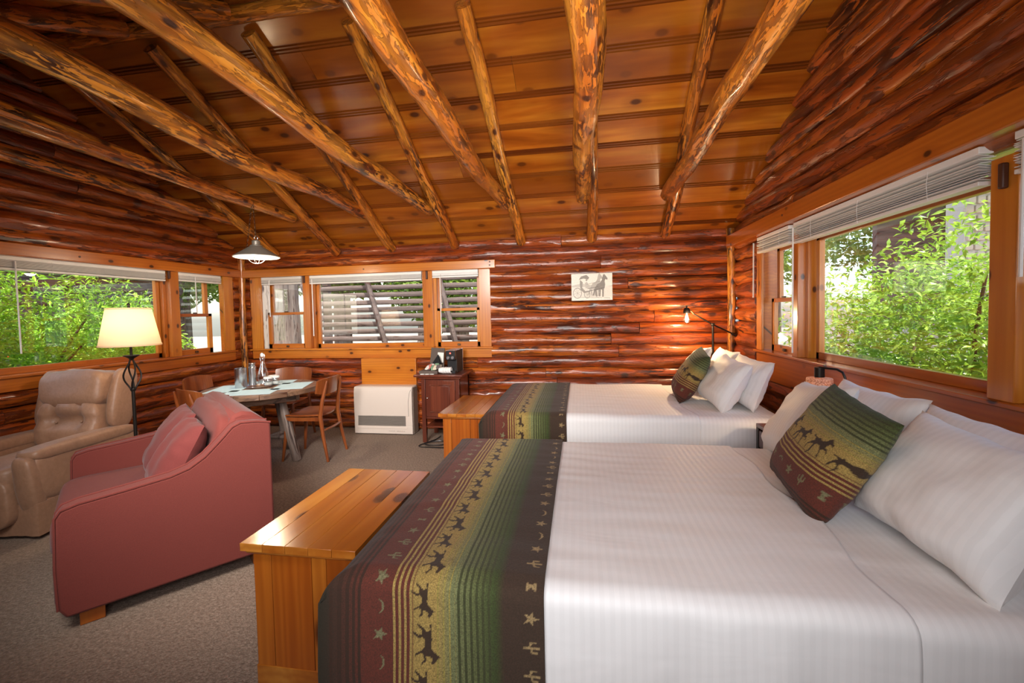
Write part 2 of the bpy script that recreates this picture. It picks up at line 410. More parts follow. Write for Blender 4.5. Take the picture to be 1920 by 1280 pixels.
# ceiling: boards with a beaded edge, a child each
g = G(); T = .12
for sgn, ye in ((1, D+.55), (-1, YF-.3)):
    y0, y1 = (YR, ye) if sgn > 0 else (ye, YR)
    g.prism([(YR, RZ+.045), (ye, roofz(ye)+.045), (ye, roofz(ye)+.045+T), (YR, RZ+.045+T)], XL-.5, XR+.7, 'x')
ceiling = struct('ceiling', g, m_shadow, smooth=False)
BW = .252*math.sqrt(1+TH*TH)
prof = [(0, 0), (BW-.066, 0), (BW-.063, .010), (BW-.054, .010), (BW-.050, -.004), (BW-.040, -.004), (BW-.036, .010), (BW-.030, .010), (BW-.026, -.004), (BW-.016, -.004), (BW-.012, .010), (BW-.003, .010), (BW, 0), (BW, .02), (0, .02)]
ang = math.atan(TH)
def board(x0, x1, ys, side):
    me_g = G().prism([(p[0], p[1]) for p in prof], 0, x1-x0, 'x')
    o = obj('board', me_g, [m_ceil, m_bead], ceiling, smooth=False)
    for p in o.data.polygons:
        if BW-.067 < p.center.y < BW-.0005 and p.center.z < .012 and abs(p.normal.x) < .5: p.material_index = 1
    # local y runs up the slope; local -z looks into the room
    if side > 0:
        X = Vector((1,0,0)); Y = Vector((0,-math.cos(ang), math.sin(ang)))
        o.matrix_local = Matrix.Translation((x0, ys, roofz(ys)))@Matrix((-X, Y, (-X).cross(Y))).transposed().to_4x4()@Matrix.Translation((-(x1-x0), 0, 0))
    else:
        X = Vector((1,0,0)); Y = Vector((0, math.cos(ang), math.sin(ang)))
        o.matrix_local = Matrix.Translation((x0, ys, roofz(ys)))@Matrix((X, Y, X.cross(Y))).transposed().to_4x4()
for side in (1, -1):
    n = int(((D+.2-YR) if side > 0 else (YR-YF))/.252)+1
    for j in range(n):
        ys = YR+.252*(j+1) if side > 0 else YR-.252*(j+1)
        cut = random.uniform(-3.2, .6) if j % 3 else None
        xs = [XL-.06, XR+.06] if cut is None else [XL-.06, cut, XR+.06]
        for a, b in zip(xs[:-1], xs[1:]): board(a, b-.002, ys, side)
# ridge pole, rafters and tie logs
o = place_log('ridge_pole', (XL+.02, YR, RZ-.06), (XR-.02, YR, RZ-.06), .055, m_pole, None, 4.4); tag(o, 'round log ridge pole running along the peak of the board ceiling', 'log')
places = ['leftmost', 'second', 'third', 'fourth', 'fifth', 'sixth', 'seventh']
rx = [-3.84, -3.0, -2.26, -1.46, -.66, .155, .95]; rxt = [-3.95, -3.08, -2.27, -1.50, -.70, .10, .86]
for i, (xb, xt) in enumerate(zip(rx, rxt)):
    yb = D-.04; yt = YR+.12; off = .05
    o = place_log('rafter', (xb, yb, roofz(yb)-off), (xt, yt, roofz(yt)-off), .056, m_pole, None, i*5.3, bend=.3, taper=.05)
    tag(o, f'{places[i]} peeled log rafter from the left, on the slope above the far wall', 'rafter', 'rafters above the far wall')
for i, xt in enumerate(rxt):
    yb = YF+.05; yt = YR-.12
    o = place_log('rafter', (xt+.02, yt, roofz(yt)-.06), (rx[i], yb, roofz(yb)-.06), .06, m_pole, None, 31+i*5.3, bend=.3)
    tag(o, f'{places[i]} dark log rafter from the left, on the slope nearer the camera', 'rafter', 'rafters above the camera')
ties = [(-3.72, -3.92), (-3.13, -3.18), (-2.31, -2.34), (-1.60, -1.56), (-.76, -.76), (.03, .05), (.77, .86)]
for i, (xa, xb) in enumerate(ties):
    o = place_log('tie_log', (xb, 4.52, 2.55), (xa, .88, 2.60), .058 if i < 2 else .066, m_pole, None, 60+i*4.1, bend=.45, taper=-.15)
    tag(o, f'{places[i]} level tie log from the left, golden peeled wood with dark flecks', 'tie log', 'level tie logs')
for nm, px_, py_ in (('leftmost', XL+.05, D-.05), ('right', XR-.06, D-.05)):
    o = place_log('corner_post', (px_, py_, 0), (px_, py_, EZ-.0), .042, m_pole, None, 90+px_, lump=.3, bend=.3)
    tag(o, 'thin peeled pole in the corner beside the '+('hanging lamp' if px_ < 0 else 'wall behind the bare bulb lamp'), 'post')

# ------------------------------------------------------------ windows (built along u, then mapped to a wall)
# mapping: u along the wall, d into the room (+) / outwards (-), z up
maps = {'back': lambda u, d, z: (u, D-d, z), 'left': lambda u, d, z: (XL+d, u, z), 'right': lambda u, d, z: (XR-d, u, z)}
def ubox(side, u0, u1, d0, d1, z0, z1):
    a = maps[side](u0, d0, z0); b = maps[side](u1, d1, z1)
    return G().box(min(a[0], b[0]), max(a[0], b[0]), min(a[1], b[1]), max(a[1], b[1]), z0, z1)
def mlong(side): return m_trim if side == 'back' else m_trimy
winno = [0]
def window(side, o, units, posts, rightends):
    """o: opening (u0,u1,z0,z1). units: (u0,u1,kind); posts: (u0,u1)"""
    winno[0] += 1; n = winno[0]; u0, u1, z0, z1 = o
    cx = maps[side]((u0+u1)/2, 0, z0)
    g = G()
    # lining boards of the opening = window_n itself
    g.add(*(lambda q: (q.v, q.f))(ubox(side, u0, u1, -.16, -.0, z0, 1.0)))
    g.add(*(lambda q: (q.v, q.f))(ubox(side, u0, u1, -.16, -.0, z1-.04, z1)))
    for a in (u0, u1-.03): g.add(*(lambda q: (q.v, q.f))(ubox(side, a, a+.03, -.16, 0, z0, z1)))
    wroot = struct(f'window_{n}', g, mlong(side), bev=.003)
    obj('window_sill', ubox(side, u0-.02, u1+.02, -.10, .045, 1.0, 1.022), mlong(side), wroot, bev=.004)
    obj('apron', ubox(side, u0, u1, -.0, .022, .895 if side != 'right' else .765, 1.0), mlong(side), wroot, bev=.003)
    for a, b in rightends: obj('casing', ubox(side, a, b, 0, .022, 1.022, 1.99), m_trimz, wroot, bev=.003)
    for a, b in posts:
        obj('post', ubox(side, a, b, -.13, .026, 1.022, 1.99), m_trimz, wroot, bev=.004)
        for aa, bb in ((a-.035, a), (b, b+.035)): obj('stop', ubox(side, aa, bb, -.14, -.03, 1.022, 1.99), m_trimz, wroot, bev=.003)
    for a, b, kind in units:
        if kind == 'fixed':
            for q in ((a, b, 1.022, 1.075, mlong(side)), (a, b, 1.90, 1.96, mlong(side)), (a, a+.04, 1.022, 1.96, m_trimz), (b-.04, b, 1.022, 1.96, m_trimz)):
                obj('sash', ubox(side, q[0], q[1], -.11, -.07, q[2], q[3]), q[4], wroot, bev=.003)
            obj('pane', ubox(side, a+.03, b-.03, -.093, -.088, 1.06, 1.92), m_glass, wroot, smooth=False)
        else:
            sw = .05
            for (za, zb, dd) in ((1.022, 1.495, -.05), (1.46, 1.95, -.095)):
                for q in ((a, b, za, za+(.06 if za < 1.1 else .03), mlong(side)), (a, b, zb-.035, zb, mlong(side)), (a, a+sw, za, zb, m_trimz), (b-sw, b, za, zb, m_trimz)):
                    obj('sash', ubox(side, q[0], q[1], dd-.035, dd, q[2], q[3]), q[4], wroot, bev=.003)
                obj('pane', ubox(side, a+sw-.01, b-sw+.01, dd-.020, dd-.016, za+.02, zb-.02), m_glass, wroot, smooth=False)
            m_ = (a+b)/2
            obj('sash_lock', ubox(side, m_-.025, m_+.025, -.048, -.03, 1.495, 1.508), m_brass, wroot, bev=.004)
            obj('sash_lift', ubox(side, m_-.018, m_+.018, -.05, -.03, 1.035, 1.06), m_brass, wroot, bev=.005)
    return wroot
window('back', OB, [(-4.06, -3.50, 'dh'), (-3.36, -1.87, 'fixed'), (-1.74, -1.18, 'dh')], [(-3.52+.03, -3.40), (-1.87, -1.76)], [(-4.25, -4.09), (-1.18, -1.04)])
window('left', OL, [(2.05, 4.05, 'fixed'), (4.21, 4.70, 'dh')], [(4.09, 4.20)], [(1.85, 2.03), (4.82, 4.97)])
window('right', OR, [(3.80, 4.34, 'dh'), (2.10, 3.62, 'fixed'), (1.38, 1.94, 'dh')], [(3.69, 3.78), (1.985, 2.10)], [(4.38, 4.495), (1.2, 1.34)])
# fascia beams over the windows
def fascia(name, side, u0, u1, z0, z1, d, dm, label, pegs):
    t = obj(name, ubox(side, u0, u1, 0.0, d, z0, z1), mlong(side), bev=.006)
    t['kind'] = 'structure'
    for pu, pz in pegs:
        a = maps[side](pu, d-.004, pz); b = maps[side](pu, d+.003, pz)
        obj('peg', G().tube([a, b], .009, 10), m_knot, t)
    return t
fascia('trim_1', 'back', XL+.06, -.967, 1.95, 2.05, .075, 0, '', [(-2.62, 2.0), (-1.03, 2.025), (-1.03, 1.985)])
fascia('trim_2', 'left', 1.7, D-.06, 1.955, 2.055, .07, 0, '', [(3.2, 2.0)])
fascia('trim_3', 'right', .9, D-.06, 2.065, 2.19, .11, 0, '', [(3.75, 2.13)])
# panel over the heater
obj('trim_4', G().box(-2.69, -1.975, D-.085, D+.02, .10, .895), m_trim, bev=.004)['kind'] = 'structure'
# ------------------------------------------------------------ blinds
def blind(side, u0, u1, ztop, zbot, label, wand_u, splay=False, wl_=.6, dd=-.035):
    base = maps[side]((u0+u1)/2, 0, zbot)
    t = thing('window_blind', label, 'blind', base, 0, 'raised white blinds')
    obj('headrail', ubox(side, u0, u1, dd-.01, dd+.045, ztop-.03, ztop), m_white, t, bev=.003, world=True)
    n = 11; step = (ztop-.032-zbot-.02)/n
    for i in range(n):
        z = zbot+.02+step*(i+.5); j = random.uniform(-.003, .003); du = random.uniform(-.004, .004)
        d0, d1 = dd-.012+j, dd+.045+j
        tz = (.003 if not splay else random.uniform(-.006, .010))
        q = G(); pts = []
        for (u_, d_, z_) in ((u0+du, d0, z-tz), (u1+du, d0, z-tz), (u1+du, d1, z+tz), (u0+du, d1, z+tz)): pts.append(maps[side](u_, d_, z_-.0012))
        for (u_, d_, z_) in ((u0+du, d0, z-tz), (u1+du, d0, z-tz), (u1+du, d1, z+tz), (u0+du, d1, z+tz)): pts.append(maps[side](u_, d_, z_+.0012))
        q.add(pts, [(0,3,2,1),(4,5,6,7),(0,1,5,4),(1,2,6,5),(2,3,7,6),(3,0,4,7)])
        obj('slat', q, m_white, t, world=True, smooth=False)
    obj('bottom_rail', ubox(side, u0, u1, dd-.01, dd+.045, zbot, zbot+.018), m_white, t, bev=.003, world=True)
    k = max(2, int((u1-u0)/.4))
    for i in range(k):
        u_ = u0+(i+.5)*(u1-u0)/k
        obj('ladder_cord', G().tube([maps[side](u_, dd+.047, zbot), maps[side](u_+.006, dd+.049, (zbot+ztop)/2), maps[side](u_, dd+.047, ztop-.02)], .0012, 5), m_white, t, world=True)
    if wand_u is not None:
        obj('wand', G().tube([maps[side](wand_u, dd+.055, ztop-.04), maps[side](wand_u, dd+.058, ztop-.05-wl_)], .006, 6), m_white, t, world=True)
blind('back', -4.12, -3.52, 1.95, 1.855, 'raised white blind over the narrow window beside the corner pole, far wall', -3.97, wl_=.46)
blind('back', -3.45, -1.90, 1.95, 1.845, 'long raised white blind over the middle window of the far wall', -3.36, wl_=.72)
blind('back', -1.79, -1.19, 1.95, 1.865, 'short raised white blind over the window above the coffee maker', -1.66, wl_=.74)
blind('left', 2.0, 4.06, 1.955, 1.845, 'long raised white blind over the left window behind the recliner', 2.78, wl_=.72)
blind('left', 4.20, 4.80, 1.955, 1.86, 'short raised white blind at the left wall, nearest the corner pole', 4.42, wl_=.40)
blind('right', 3.80, 4.42, 2.06, 1.915, 'short raised white blind over the narrow window behind the far bed', 4.47, True, .5, dd=.0)
blind('right', 2.13, 3.72, 2.06, 1.90, 'long raised white blind with splayed slats over the big right window', 3.70, True, .95, dd=.0)
blind('right', 1.35, 1.98, 2.06, 1.90, 'raised white blind cut off by the right edge of the picture', 1.93, True, .5, dd=.0)
# wooden latches on posts
for side, u_, z_ in (('left', 4.075, 1.93), ('back', -3.46, 1.92), ('back', -1.82, 1.91), ('right', 2.03, 1.92)):
    q = ubox(side, u_-.012, u_+.012, .026, .05, z_-.06, z_+.04)
    b = maps[side](u_, .03, z_-.06)
    single('valance_bracket', q, m_knot, {'left': 'dark arrow-shaped bracket on the left wall window post', 'right': 'dark bracket on the wide post of the right window'}.get(side, 'dark bracket at the '+('left' if u_ < -3 else 'right')+' post of the far wall window'), 'bracket', b, bev=.006)
#==PART2==
# ------------------------------------------------------------ woven blanket pattern
def star_p(): return [(math.sin(2*PI*k/10)*(1 if k % 2 == 0 else .4), math.cos(2*PI*k/10)*(1 if k % 2 == 0 else .4)) for k in range(10)]
CACT = [[(-.14,-1),(.14,-1),(.14,1),(-.14,1)], [(-.75,-.15),(-.1,-.35),(-.1,-.1),(-.5,.1),(-.5,.65),(-.75,.65)], [(.75,0),(.1,-.2),(.1,.05),(.5,.25),(.5,.8),(.75,.8)]]
HOUR = [[(-.4,-.6),(.4,-.6),(.12,0),(.4,.6),(-.4,.6),(-.12,0)]]
th_ = [math.radians(a) for a in range(20, 161, 14)]
MOON = [[(math.cos(a), math.sin(a)-.4) for a in th_]+[(math.cos(a)*.86, math.sin(a)*.55-.22) for a in th_[::-1]]]
HORSE = [[(-.60,.30),(-.30,.36),(.0,.28),(.22,.36),(.42,.58),(.60,.80),(.66,.68),(.98,.42),(.92,.30),(.70,.40),(.56,.18),(.56,0),(.78,.04),(1.0,-.20),(.92,-.26),(.74,-.08),(.50,-.14),(.44,-.26),(.62,-.60),(.50,-.62),(.28,-.20),(.10,-.06),(-.25,-.04),(-.38,-.20),(-.30,-.42),(-.52,-.78),(-.62,-.76),(-.46,-.42),(-.52,-.22),(-.72,-.24),(-.98,-.52),(-1.06,-.46),(-.84,-.12),(-.66,.06),(-.78,.24),(-1.08,.22),(-1.0,.34)]]
def inpoly(px, py, poly):
    r = np.zeros(px.shape, bool); n = len(poly)
    for i in range(n):
        x0, y0 = poly[i]; x1, y1 = poly[(i+1) % n]
        if y0 == y1: continue
        c = ((y0 > py) != (y1 > py)) & (px < (x1-x0)*(py-y0)/(y1-y0)+x0); r ^= c
    return r
def stamp(out, A, B, polys, ca, cb, sz):
    """A: coordinate along the figure's right, B: along its up (metres)"""
    m = (abs(A-ca) < sz*1.2) & (abs(B-cb) < sz*1.2)
    if not m.any(): return
    a = (A[m]-ca)/sz; b = (B[m]-cb)/sz; r = np.zeros(a.shape, bool)
    for p in polys: r |= inpoly(a, b, p)
    o = out[m]; o[r] = 1; out[m] = o
SEQ = [[star_p()], CACT, CACT, [star_p()], MOON, [star_p()], MOON, [star_p()], CACT, HOUR]
def pattern(me, U, V, Wm, v0, v1):
    """U: 0..1 across the weave, V: metres along; Wm: width in metres"""
    tan = np.zeros(U.shape); hor = np.zeros(U.shape)
    k = 0; v = v0+.03
    while v < v1:
        stamp(tan, V, U*Wm, SEQ[k % 10], v, .945*Wm, .024); stamp(tan, V, U*Wm, SEQ[(k+4) % 10], v, .275*Wm, .024); v += .085; k += 1
    v = v0+.08; k = 0
    while v < v1:
        stamp(hor, V, U*Wm, HORSE, v, (.475 if k % 2 else .49)*Wm, .048 if k % 2 else .056); v += .125; k += 1
    at = me.color_attributes.new('pat', 'FLOAT_COLOR', 'POINT')
    arr = np.stack([U, tan, hor, np.ones(U.shape)], 1).astype(np.float32).ravel()
    at.data.foreach_set('color', arr)
def blanket_mat():
    t = NT('woven_blanket'); a = t.n('Attribute', attribute_name='pat').outputs['Color']
    sp = t.n('SeparateColor', {0: a}); u = sp.outputs[0]; tn = sp.outputs[1]; hr = sp.outputs[2]
    dk = (.035,.022,.015); mar = (.16,.030,.020); yel = (.50,.34,.095); sage = (.24,.26,.11); gr = (.05,.085,.02); br = (.06,.032,.022)
    col = t.ramp(u, [(0, (.025,.022,.014)), (.06, dk), (.2, mar), (.425, mar), (.435, yel), (.54, yel), (.60, sage), (.70, (.15,.18,.06)), (.79, gr), (.83, br), (1, br)])
    def zone(a_, b_, freq, duty, c, ph=0):
        nonlocal col
        z = t.math('MULTIPLY', t.math('GREATER_THAN', u, a_), t.math('LESS_THAN', u, b_))
        f = t.math('LESS_THAN', t.math('FRACT', t.math('MULTIPLY', t.math('SUBTRACT', u, a_), freq)), duty)
        col = t.mix(t.math('MULTIPLY', z, f), col, c4(c))
    zone(.07, .20, 38, .5, (.05,.018,.012)); zone(.335, .432, 38, .45, yel); zone(.54, .62, 38, .25, (.42,.34,.08)); zone(.63, .79, 38, .42, (.06,.075,.025))
    col = t.mix(tn, col, t.mix(t.math('GREATER_THAN', u, .5), c4((.26,.24,.12)), c4((.48,.33,.15))))
    col = t.mix(hr, col, c4((.05,.025,.015)))
    v = t.coord(False); n = t.noise(v, 230, 3, .8); n2 = t.noise(v, 90, 3, .7)
    col = t.mix(t.ramp(n, [(.35, (.12,)*3), (.65, (.72,)*3)]), col, c4((.02,.015,.01))); 
    t.set(t.b.inputs['Base Color'], t.mix(.03, col, c4((.3,.25,.15)), 'ADD')); t.b.inputs['Roughness'].default_value = .95
    t.b.inputs['Sheen Weight'].default_value = .08; t.b.inputs['Specular IOR Level'].default_value = .2
    t.bump(t.math('ADD', n, n2), .5, .003); return t.m
m_blanket = blanket_mat()
# ------------------------------------------------------------ beds
def prof1(s_, L, r):
    """distance along the cloth -> (position, drop) for cloth lying over an edge at 0 and at L"""
    if s_ > L/2:
        p, d = prof1(L-s_, L, r); return L-p, d
    if s_ >= r: return s_, 0.0
    if s_ > r-r*PI/2:
        a = (r-s_)/r; return r-r*math.sin(a), r*(1-math.cos(a))
    return 0.0, r+(r-r*PI/2-s_)
FOOT, HEAD, BW_ = -.76, 1.46, 1.50
def bed_point(yn, top, s_, t_, off, fold=1.0, r=.055):
    """s_: across from the side nearest the camera; t_: from the foot"""
    py, dy = prof1(s_, BW_, r)
    if t_ < 1.0: px, dx = prof1(t_, 4, r)
    else: px, dx = t_, 0
    sy = -1 if s_ < BW_/2 else 1
    dd = (dx**5+dy**5)**.2
    fl = min(dx, dy)*.42
    ox = -fl-(off if dx > 0.02 else off*dx/.02); oy = sy*(fl*.8+(off if dy > .02 else off*dy/.02))
    n = noise.noise(Vector((px*4, yn*3, py*.7)))
    if dy > .03: oy += sy*fold*min(dy, .3)*.10*(noise.noise(Vector((px*7, yn, dy*1.5)))+.25)
    if dx > .03: ox -= fold*min(dx, .3)*.06*noise.noise(Vector((py*7, yn, 4)))
    z = top-dd+off+.010*noise.noise(Vector((px*2.2, py*2.2, yn)))*(1 if dd < .02 else .3)
    z -= .012*((px/2.2-.5)**2+(py/BW_-.5)**2)*2
    if dd < .01: z += .0035*fold*noise.noise(Vector((px*3, py*14+3*noise.noise(Vector((px, py, 1))), yn)))
    return Vector((FOOT+px+ox, yn+py+oy, z))
def cloth(yn, top, s0, s1, t0, t1, ns, nt, off, thick=.004, hem=None):
    g = G(); S = np.linspace(s0, s1, ns+1); T = np.linspace(t0, t1, nt+1); P = []
    for s_ in S:
        for t_ in T:
            tt = t_
            if hem: tt = t_+hem*noise.noise(Vector((s_*2.5, yn, 7)))*((t_-t0)/(t1-t0))
            P.append(tuple(bed_point(yn, top, s_, tt, off)))
    g.v = P; n = nt+1
    g.f = [(i*n+j, (i+1)*n+j, (i+1)*n+j+1, i*n+j+1) for i in range(ns) for j in range(nt)]
    return g, np.repeat(S, n), np.tile(T, ns+1)
def bed(yn, top, word, runner_res):
    b = thing('bed', f'queen bed made up in white linen, {word}', 'bed', ((FOOT+HEAD)/2, yn+BW_/2, 0), 0, 'beds')
    obj('box_spring', G().box(FOOT+.04, HEAD-.02, yn+.03, yn+BW_-.03, .16, .36), m_linen, b, bev=.03, world=True)
    obj('mattress', G().box(FOOT+.03, HEAD, yn+.02, yn+BW_-.02, .365, top-.03), m_linen, b, bev=.05, world=True)
    obj('bed_frame', G().box(FOOT+.06, HEAD-.03, yn+.05, yn+BW_-.05, .10, .16), m_iron, b, world=True)
    for x in (FOOT+.15, HEAD-.15):
        for y in (yn+.15, yn+BW_-.15): obj('leg', G().tube([(x, y, 0), (x, y, .11)], .02, 10), m_iron, b, world=True)
    g, _, _ = cloth(yn, top-.006, -.34, BW_+.30, .3, HEAD-FOOT, 110, 120, 0)
    o = obj('fitted_sheet', g, m_linen, b, world=True, ang=180)
    g, _, _ = cloth(yn, top, -.50, BW_+.42, -.045, 1.62, 150, 160, .004, hem=.06)
    o = obj('top_sheet', g, m_linen, b, world=True, ang=180)
    m = o.modifiers.new('thick', 'SOLIDIFY'); m.thickness = .006; m.offset = -1
    s0, s1, t0, t1 = -.52, BW_+.16, -.05, .645
    ns, nt = runner_res
    g, S, T = cloth(yn, top, s0, s1, t0, t1, ns, nt, .016)
    o = single('blanket_runner', g, m_blanket, f'woven bed runner with running horses and stars on the bed {word.replace("the one ", "")}', 'blanket', (-.4, yn+.7, top), 'woven bed runners', ang=180)
    # recalc_face_normals keeps the vertex order, so the print can be stored per vertex
    pattern(o.data, (T-t0)/(t1-t0), -S, t1-t0, -s1, -s0)
    m = o.modifiers.new('thick', 'SOLIDIFY'); m.thickness = .006; m.offset = -1
    return b
bed(1.24, .62, 'the one nearer the camera', (620, 230)); bed(3.42, .62, 'the one beside the far log wall', (300, 120))
# pillows
def pillow(name, w_, h_, t_, bc, upv, yawd, mat, label, cat='pillow', group=None, n=30, seed=0, ear=.09, pat=False, lean=0, wr=1.0, hxv=None):
    g = G(); U = []; Vv = []
    for side in (1, -1):
        base = len(g.v)
        for i in range(n+1):
            for j in range(n+1):
                u_ = -1+2*i/n; v_ = -1+2*j/n
                x = w_/2*u_*(1-ear*(1-v_*v_)*abs(u_)**2); y = h_/2*v_*(1-ear*(1-u_*u_)*abs(v_)**2)
                k = max(0, (1-abs(u_)**2.6))*max(0, (1-abs(v_)**2.6))
                z = side*t_/2*k**.5
                z += wr*.012*noise.noise(Vector((u_*2.2+seed, v_*2.2, side)))*min(1, k*3)
                crease = noise.noise(Vector((u_*1.5+seed*3, v_*6, side*2+seed)))
                z += wr*.006*crease*min(1, k*4)*(.3+abs(u_))
                # the filling sags to the bottom edge
                z += side*t_*.12*(-v_)*k
                y -= .02*k*(1 if v_ < 0 else .4)
                x += .006*noise.noise(Vector((v_*3, seed, 1))); y += .008*noise.noise(Vector((u_*3, seed, 5)))
                g.v.append((x, y, z)); U.append(v_); Vv.append(x)
        for i in range(n):
            for j in range(n):
                a = base+i*(n+1)+j; q = (a, a+n+1, a+n+2, a+1)
                g.f.append(q if side > 0 else q[::-1])
    upv = Vector(upv).normalized(); yr = math.radians(yawd); hx = Vector((-math.sin(yr), -math.cos(yr), 0)); hx = Vector(hxv) if hxv else hx; hx = (hx-upv*hx.dot(upv)).normalized()
    if lean: hx, upv = (hx*math.cos(lean)+upv*math.sin(lean)), (upv*math.cos(lean)-hx*math.sin(lean))
    nz = hx.cross(upv)
    me = bpy.data.meshes.new(name); me.from_pydata(g.v, [], g.f); me.materials.append(mat); me.shade_smooth()
    if pat: pattern(me, np.array([.10+.70*(a+1)/2 for a in U]), np.array(Vv), .62, -w_/2, w_/2)
    o = link(name, me); c = Vector(bc)+upv*h_/2
    o.matrix_world = Matrix.Translation(c)@Matrix((hx, upv, nz)).transposed().to_4x4()
    tag(o, label, cat, group); return o
def bed_pillows(dy, far):
    wd = 'far bed' if far else 'near bed'
    pillow('pillow', .66, .425, .17, (1.28, 2.38+dy, .62), (.16, 0, .40), 2, m_linen, f'white {wd} pillow against the window wall '+('next to the corner' if far else 'behind the patterned cushion'), group='white bed pillows', seed=3+dy)
    pillow('pillow', .66, .41, .17, (1.28, 1.72+dy, .62), (.16, 0, .40), -3, m_linen, f'white pillow of the {wd} against the window wall, '+('on the nightstand side' if far else 'at the right picture edge'), group='white bed pillows', seed=5+dy)
    pillow('pillow', .60, .46, .20, (1.03, 2.46+dy+(.06 if far else 0), .62), (.22, .0, .38), 8, m_linen, f'white pillow of the {wd} directly behind the patterned cushion', group='white bed pillows', seed=8+dy, lean=.06)
    pillow('pillow', .58, .44, .23, (1.06, 1.60+dy+(.08 if far else 0), .62), (.21, 0, .36), -4, m_linen, f'plump white pillow at the front of the {wd}, '+('right of the patterned cushion' if far else 'the largest in the picture'), group='white bed pillows', seed=11+dy, lean=-.03)
    pillow('throw_pillow', .48, .48, .19, (.865 if not far else .86, 1.99+dy, .627), (.21, -.065, .365), 6, m_blanket, f'woven cushion with horses, cactus and moon on the {wd}', 'cushion', 'woven horse cushions', n=110 if not far else 70, seed=1, ear=.04, pat=True, wr=.5, hxv=(-.02,-.405,-.05) if not far else (-.03,-.4,-.01))
bed_pillows(0, False); bed_pillows(2.18, True)
# ------------------------------------------------------------ chests at the beds' feet
def chest(x0, x1, y0, y1, h, label):
    t = thing('blanket_chest', label, 'chest', ((x0+x1)/2, (y0+y1)/2, 0), 0, 'pine blanket chests')
    # lid of glued boards
    n = 5; xs = [x0+(x1-x0)*i/n for i in range(n+1)]
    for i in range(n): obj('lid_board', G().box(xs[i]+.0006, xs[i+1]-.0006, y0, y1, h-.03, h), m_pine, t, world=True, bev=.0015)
    obj('lid_moulding', G().box(x0+.012, x1-.012, y0+.012, y1-.012, h-.045, h-.03), m_pine, t, world=True, bev=.006)
    a, b, c, d = x0+.03, x1-.03, y0+.03, y1-.03
    xm = [a, a+.075, a+.24, a+.30, a+.42, b]
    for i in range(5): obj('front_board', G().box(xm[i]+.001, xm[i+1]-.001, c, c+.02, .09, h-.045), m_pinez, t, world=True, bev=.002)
    ym = np.linspace(c+.02, d-.02, 6)
    for i in range(5):
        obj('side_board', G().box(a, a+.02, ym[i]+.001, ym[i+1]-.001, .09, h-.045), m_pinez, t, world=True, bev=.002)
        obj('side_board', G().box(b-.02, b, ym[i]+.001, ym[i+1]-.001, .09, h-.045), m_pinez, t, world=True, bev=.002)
    obj('back_board', G().box(a, b, d-.02, d, .09, h-.045), m_pinez, t, world=True)
    obj('plinth', G().box(a-.003, b+.003, c-.003, d+.003, 0, .10), m_pine, t, world=True, bev=.003)
chest(-1.265, -.80, 1.41, 2.20, .585, 'honey pine blanket chest at the foot of the nearer bed')
chest(-1.19, -.79, 3.51, 4.33, .585, 'smaller-looking pine chest at the foot of the far bed, beside the dark cabinet')
# ------------------------------------------------------------ nightstand and its lamp
t = thing('nightstand', 'low dark nightstand between the two beds, mostly hidden by pillows', 'nightstand', (1.43, 3.08, 0))
obj('top', G().box(1.22, 1.64, 2.86, 3.32, .575, .6), m_cab, t, world=True, bev=.004)
for x in (1.24, 1.62):
    for y in (2.88, 3.30): obj('leg', G().box(x-.018, x+.018, y-.018, y+.018, 0, .575), m_iron, t, world=True)
obj('drawer', G().box(1.225, 1.62, 2.9, 3.28, .44, .56), m_cab, t, world=True, bev=.004)
t = thing('table_lamp', 'gooseneck nightstand lamp with a speckled drum shade below the sill', 'lamp', (1.50, 3.0, .6))
obj('base', G().lathe([(.07,0),(.07,.012),(.02,.02)], (1.56,2.9,.6), 20), m_iron, t, world=True)
obj('neck', G().tube([(1.56,2.9,.61),(1.56,2.9,.90),(1.56,2.9,.985),(1.555,2.915,1.015),(1.54,2.945,1.03),(1.5,3.02,1.03),(1.49,3.04,1.03)], .007, 8), m_iron, t, world=True)
obj('socket', G().lathe([(.012,0),(.012,.03),(.028,.03),(.028,-.03),(.012,-.03)][::1], (1.49,3.04,1.0), 16), m_iron, t, world=True)
def drum():
    tt = NT('mica_shade'); v = tt.coord(False); n = tt.noise(v, 120, 4, .7)
    tt.set(tt.b.inputs['Base Color'], tt.ramp(n, [(.42, (.25,.09,.05)), (.52, (.70,.42,.30)), (.65, (.85,.68,.55))])); tt.b.inputs['Roughness'].default_value = .6
    tl = tt.n('BsdfTranslucent', {0: c4((.9,.7,.55))}); mx = tt.n('MixShader', {0: .15}); tt.t.links.new(tt.b.outputs[0], mx.inputs[1]); tt.t.links.new(tl.outputs[0], mx.inputs[2]); tt.t.links.new(mx.outputs[0], tt.out.inputs[0]); return tt.m
obj('lamp_shade', G().lathe([(.015,0),(.068,-.004),(.072,-.012),(.072,-.20),(.069,-.20),(.069,-.014),(.015,-.008)], (1.49,3.04,.968), 28), drum(), t, world=True)
def bulb_mat(name, col, st):
    tt = NT(name); tt.b.inputs['Base Color'].default_value = c4(col); tt.b.inputs['Emission Color'].default_value = c4(col); tt.b.inputs['Emission Strength'].default_value = st; return tt.m
m_bulb = bulb_mat('warm_bulb', (1,.72,.38), 1.5)
obj('bulb', G().puff((1.49,3.04,.88), (.022,.022,.032), (1,1), 12, 8), m_bulb, t, world=True)
light('nightstand_lamp_light', 'POINT', (1.49, 3.04, .80), 7, (1,.78,.52), .04)
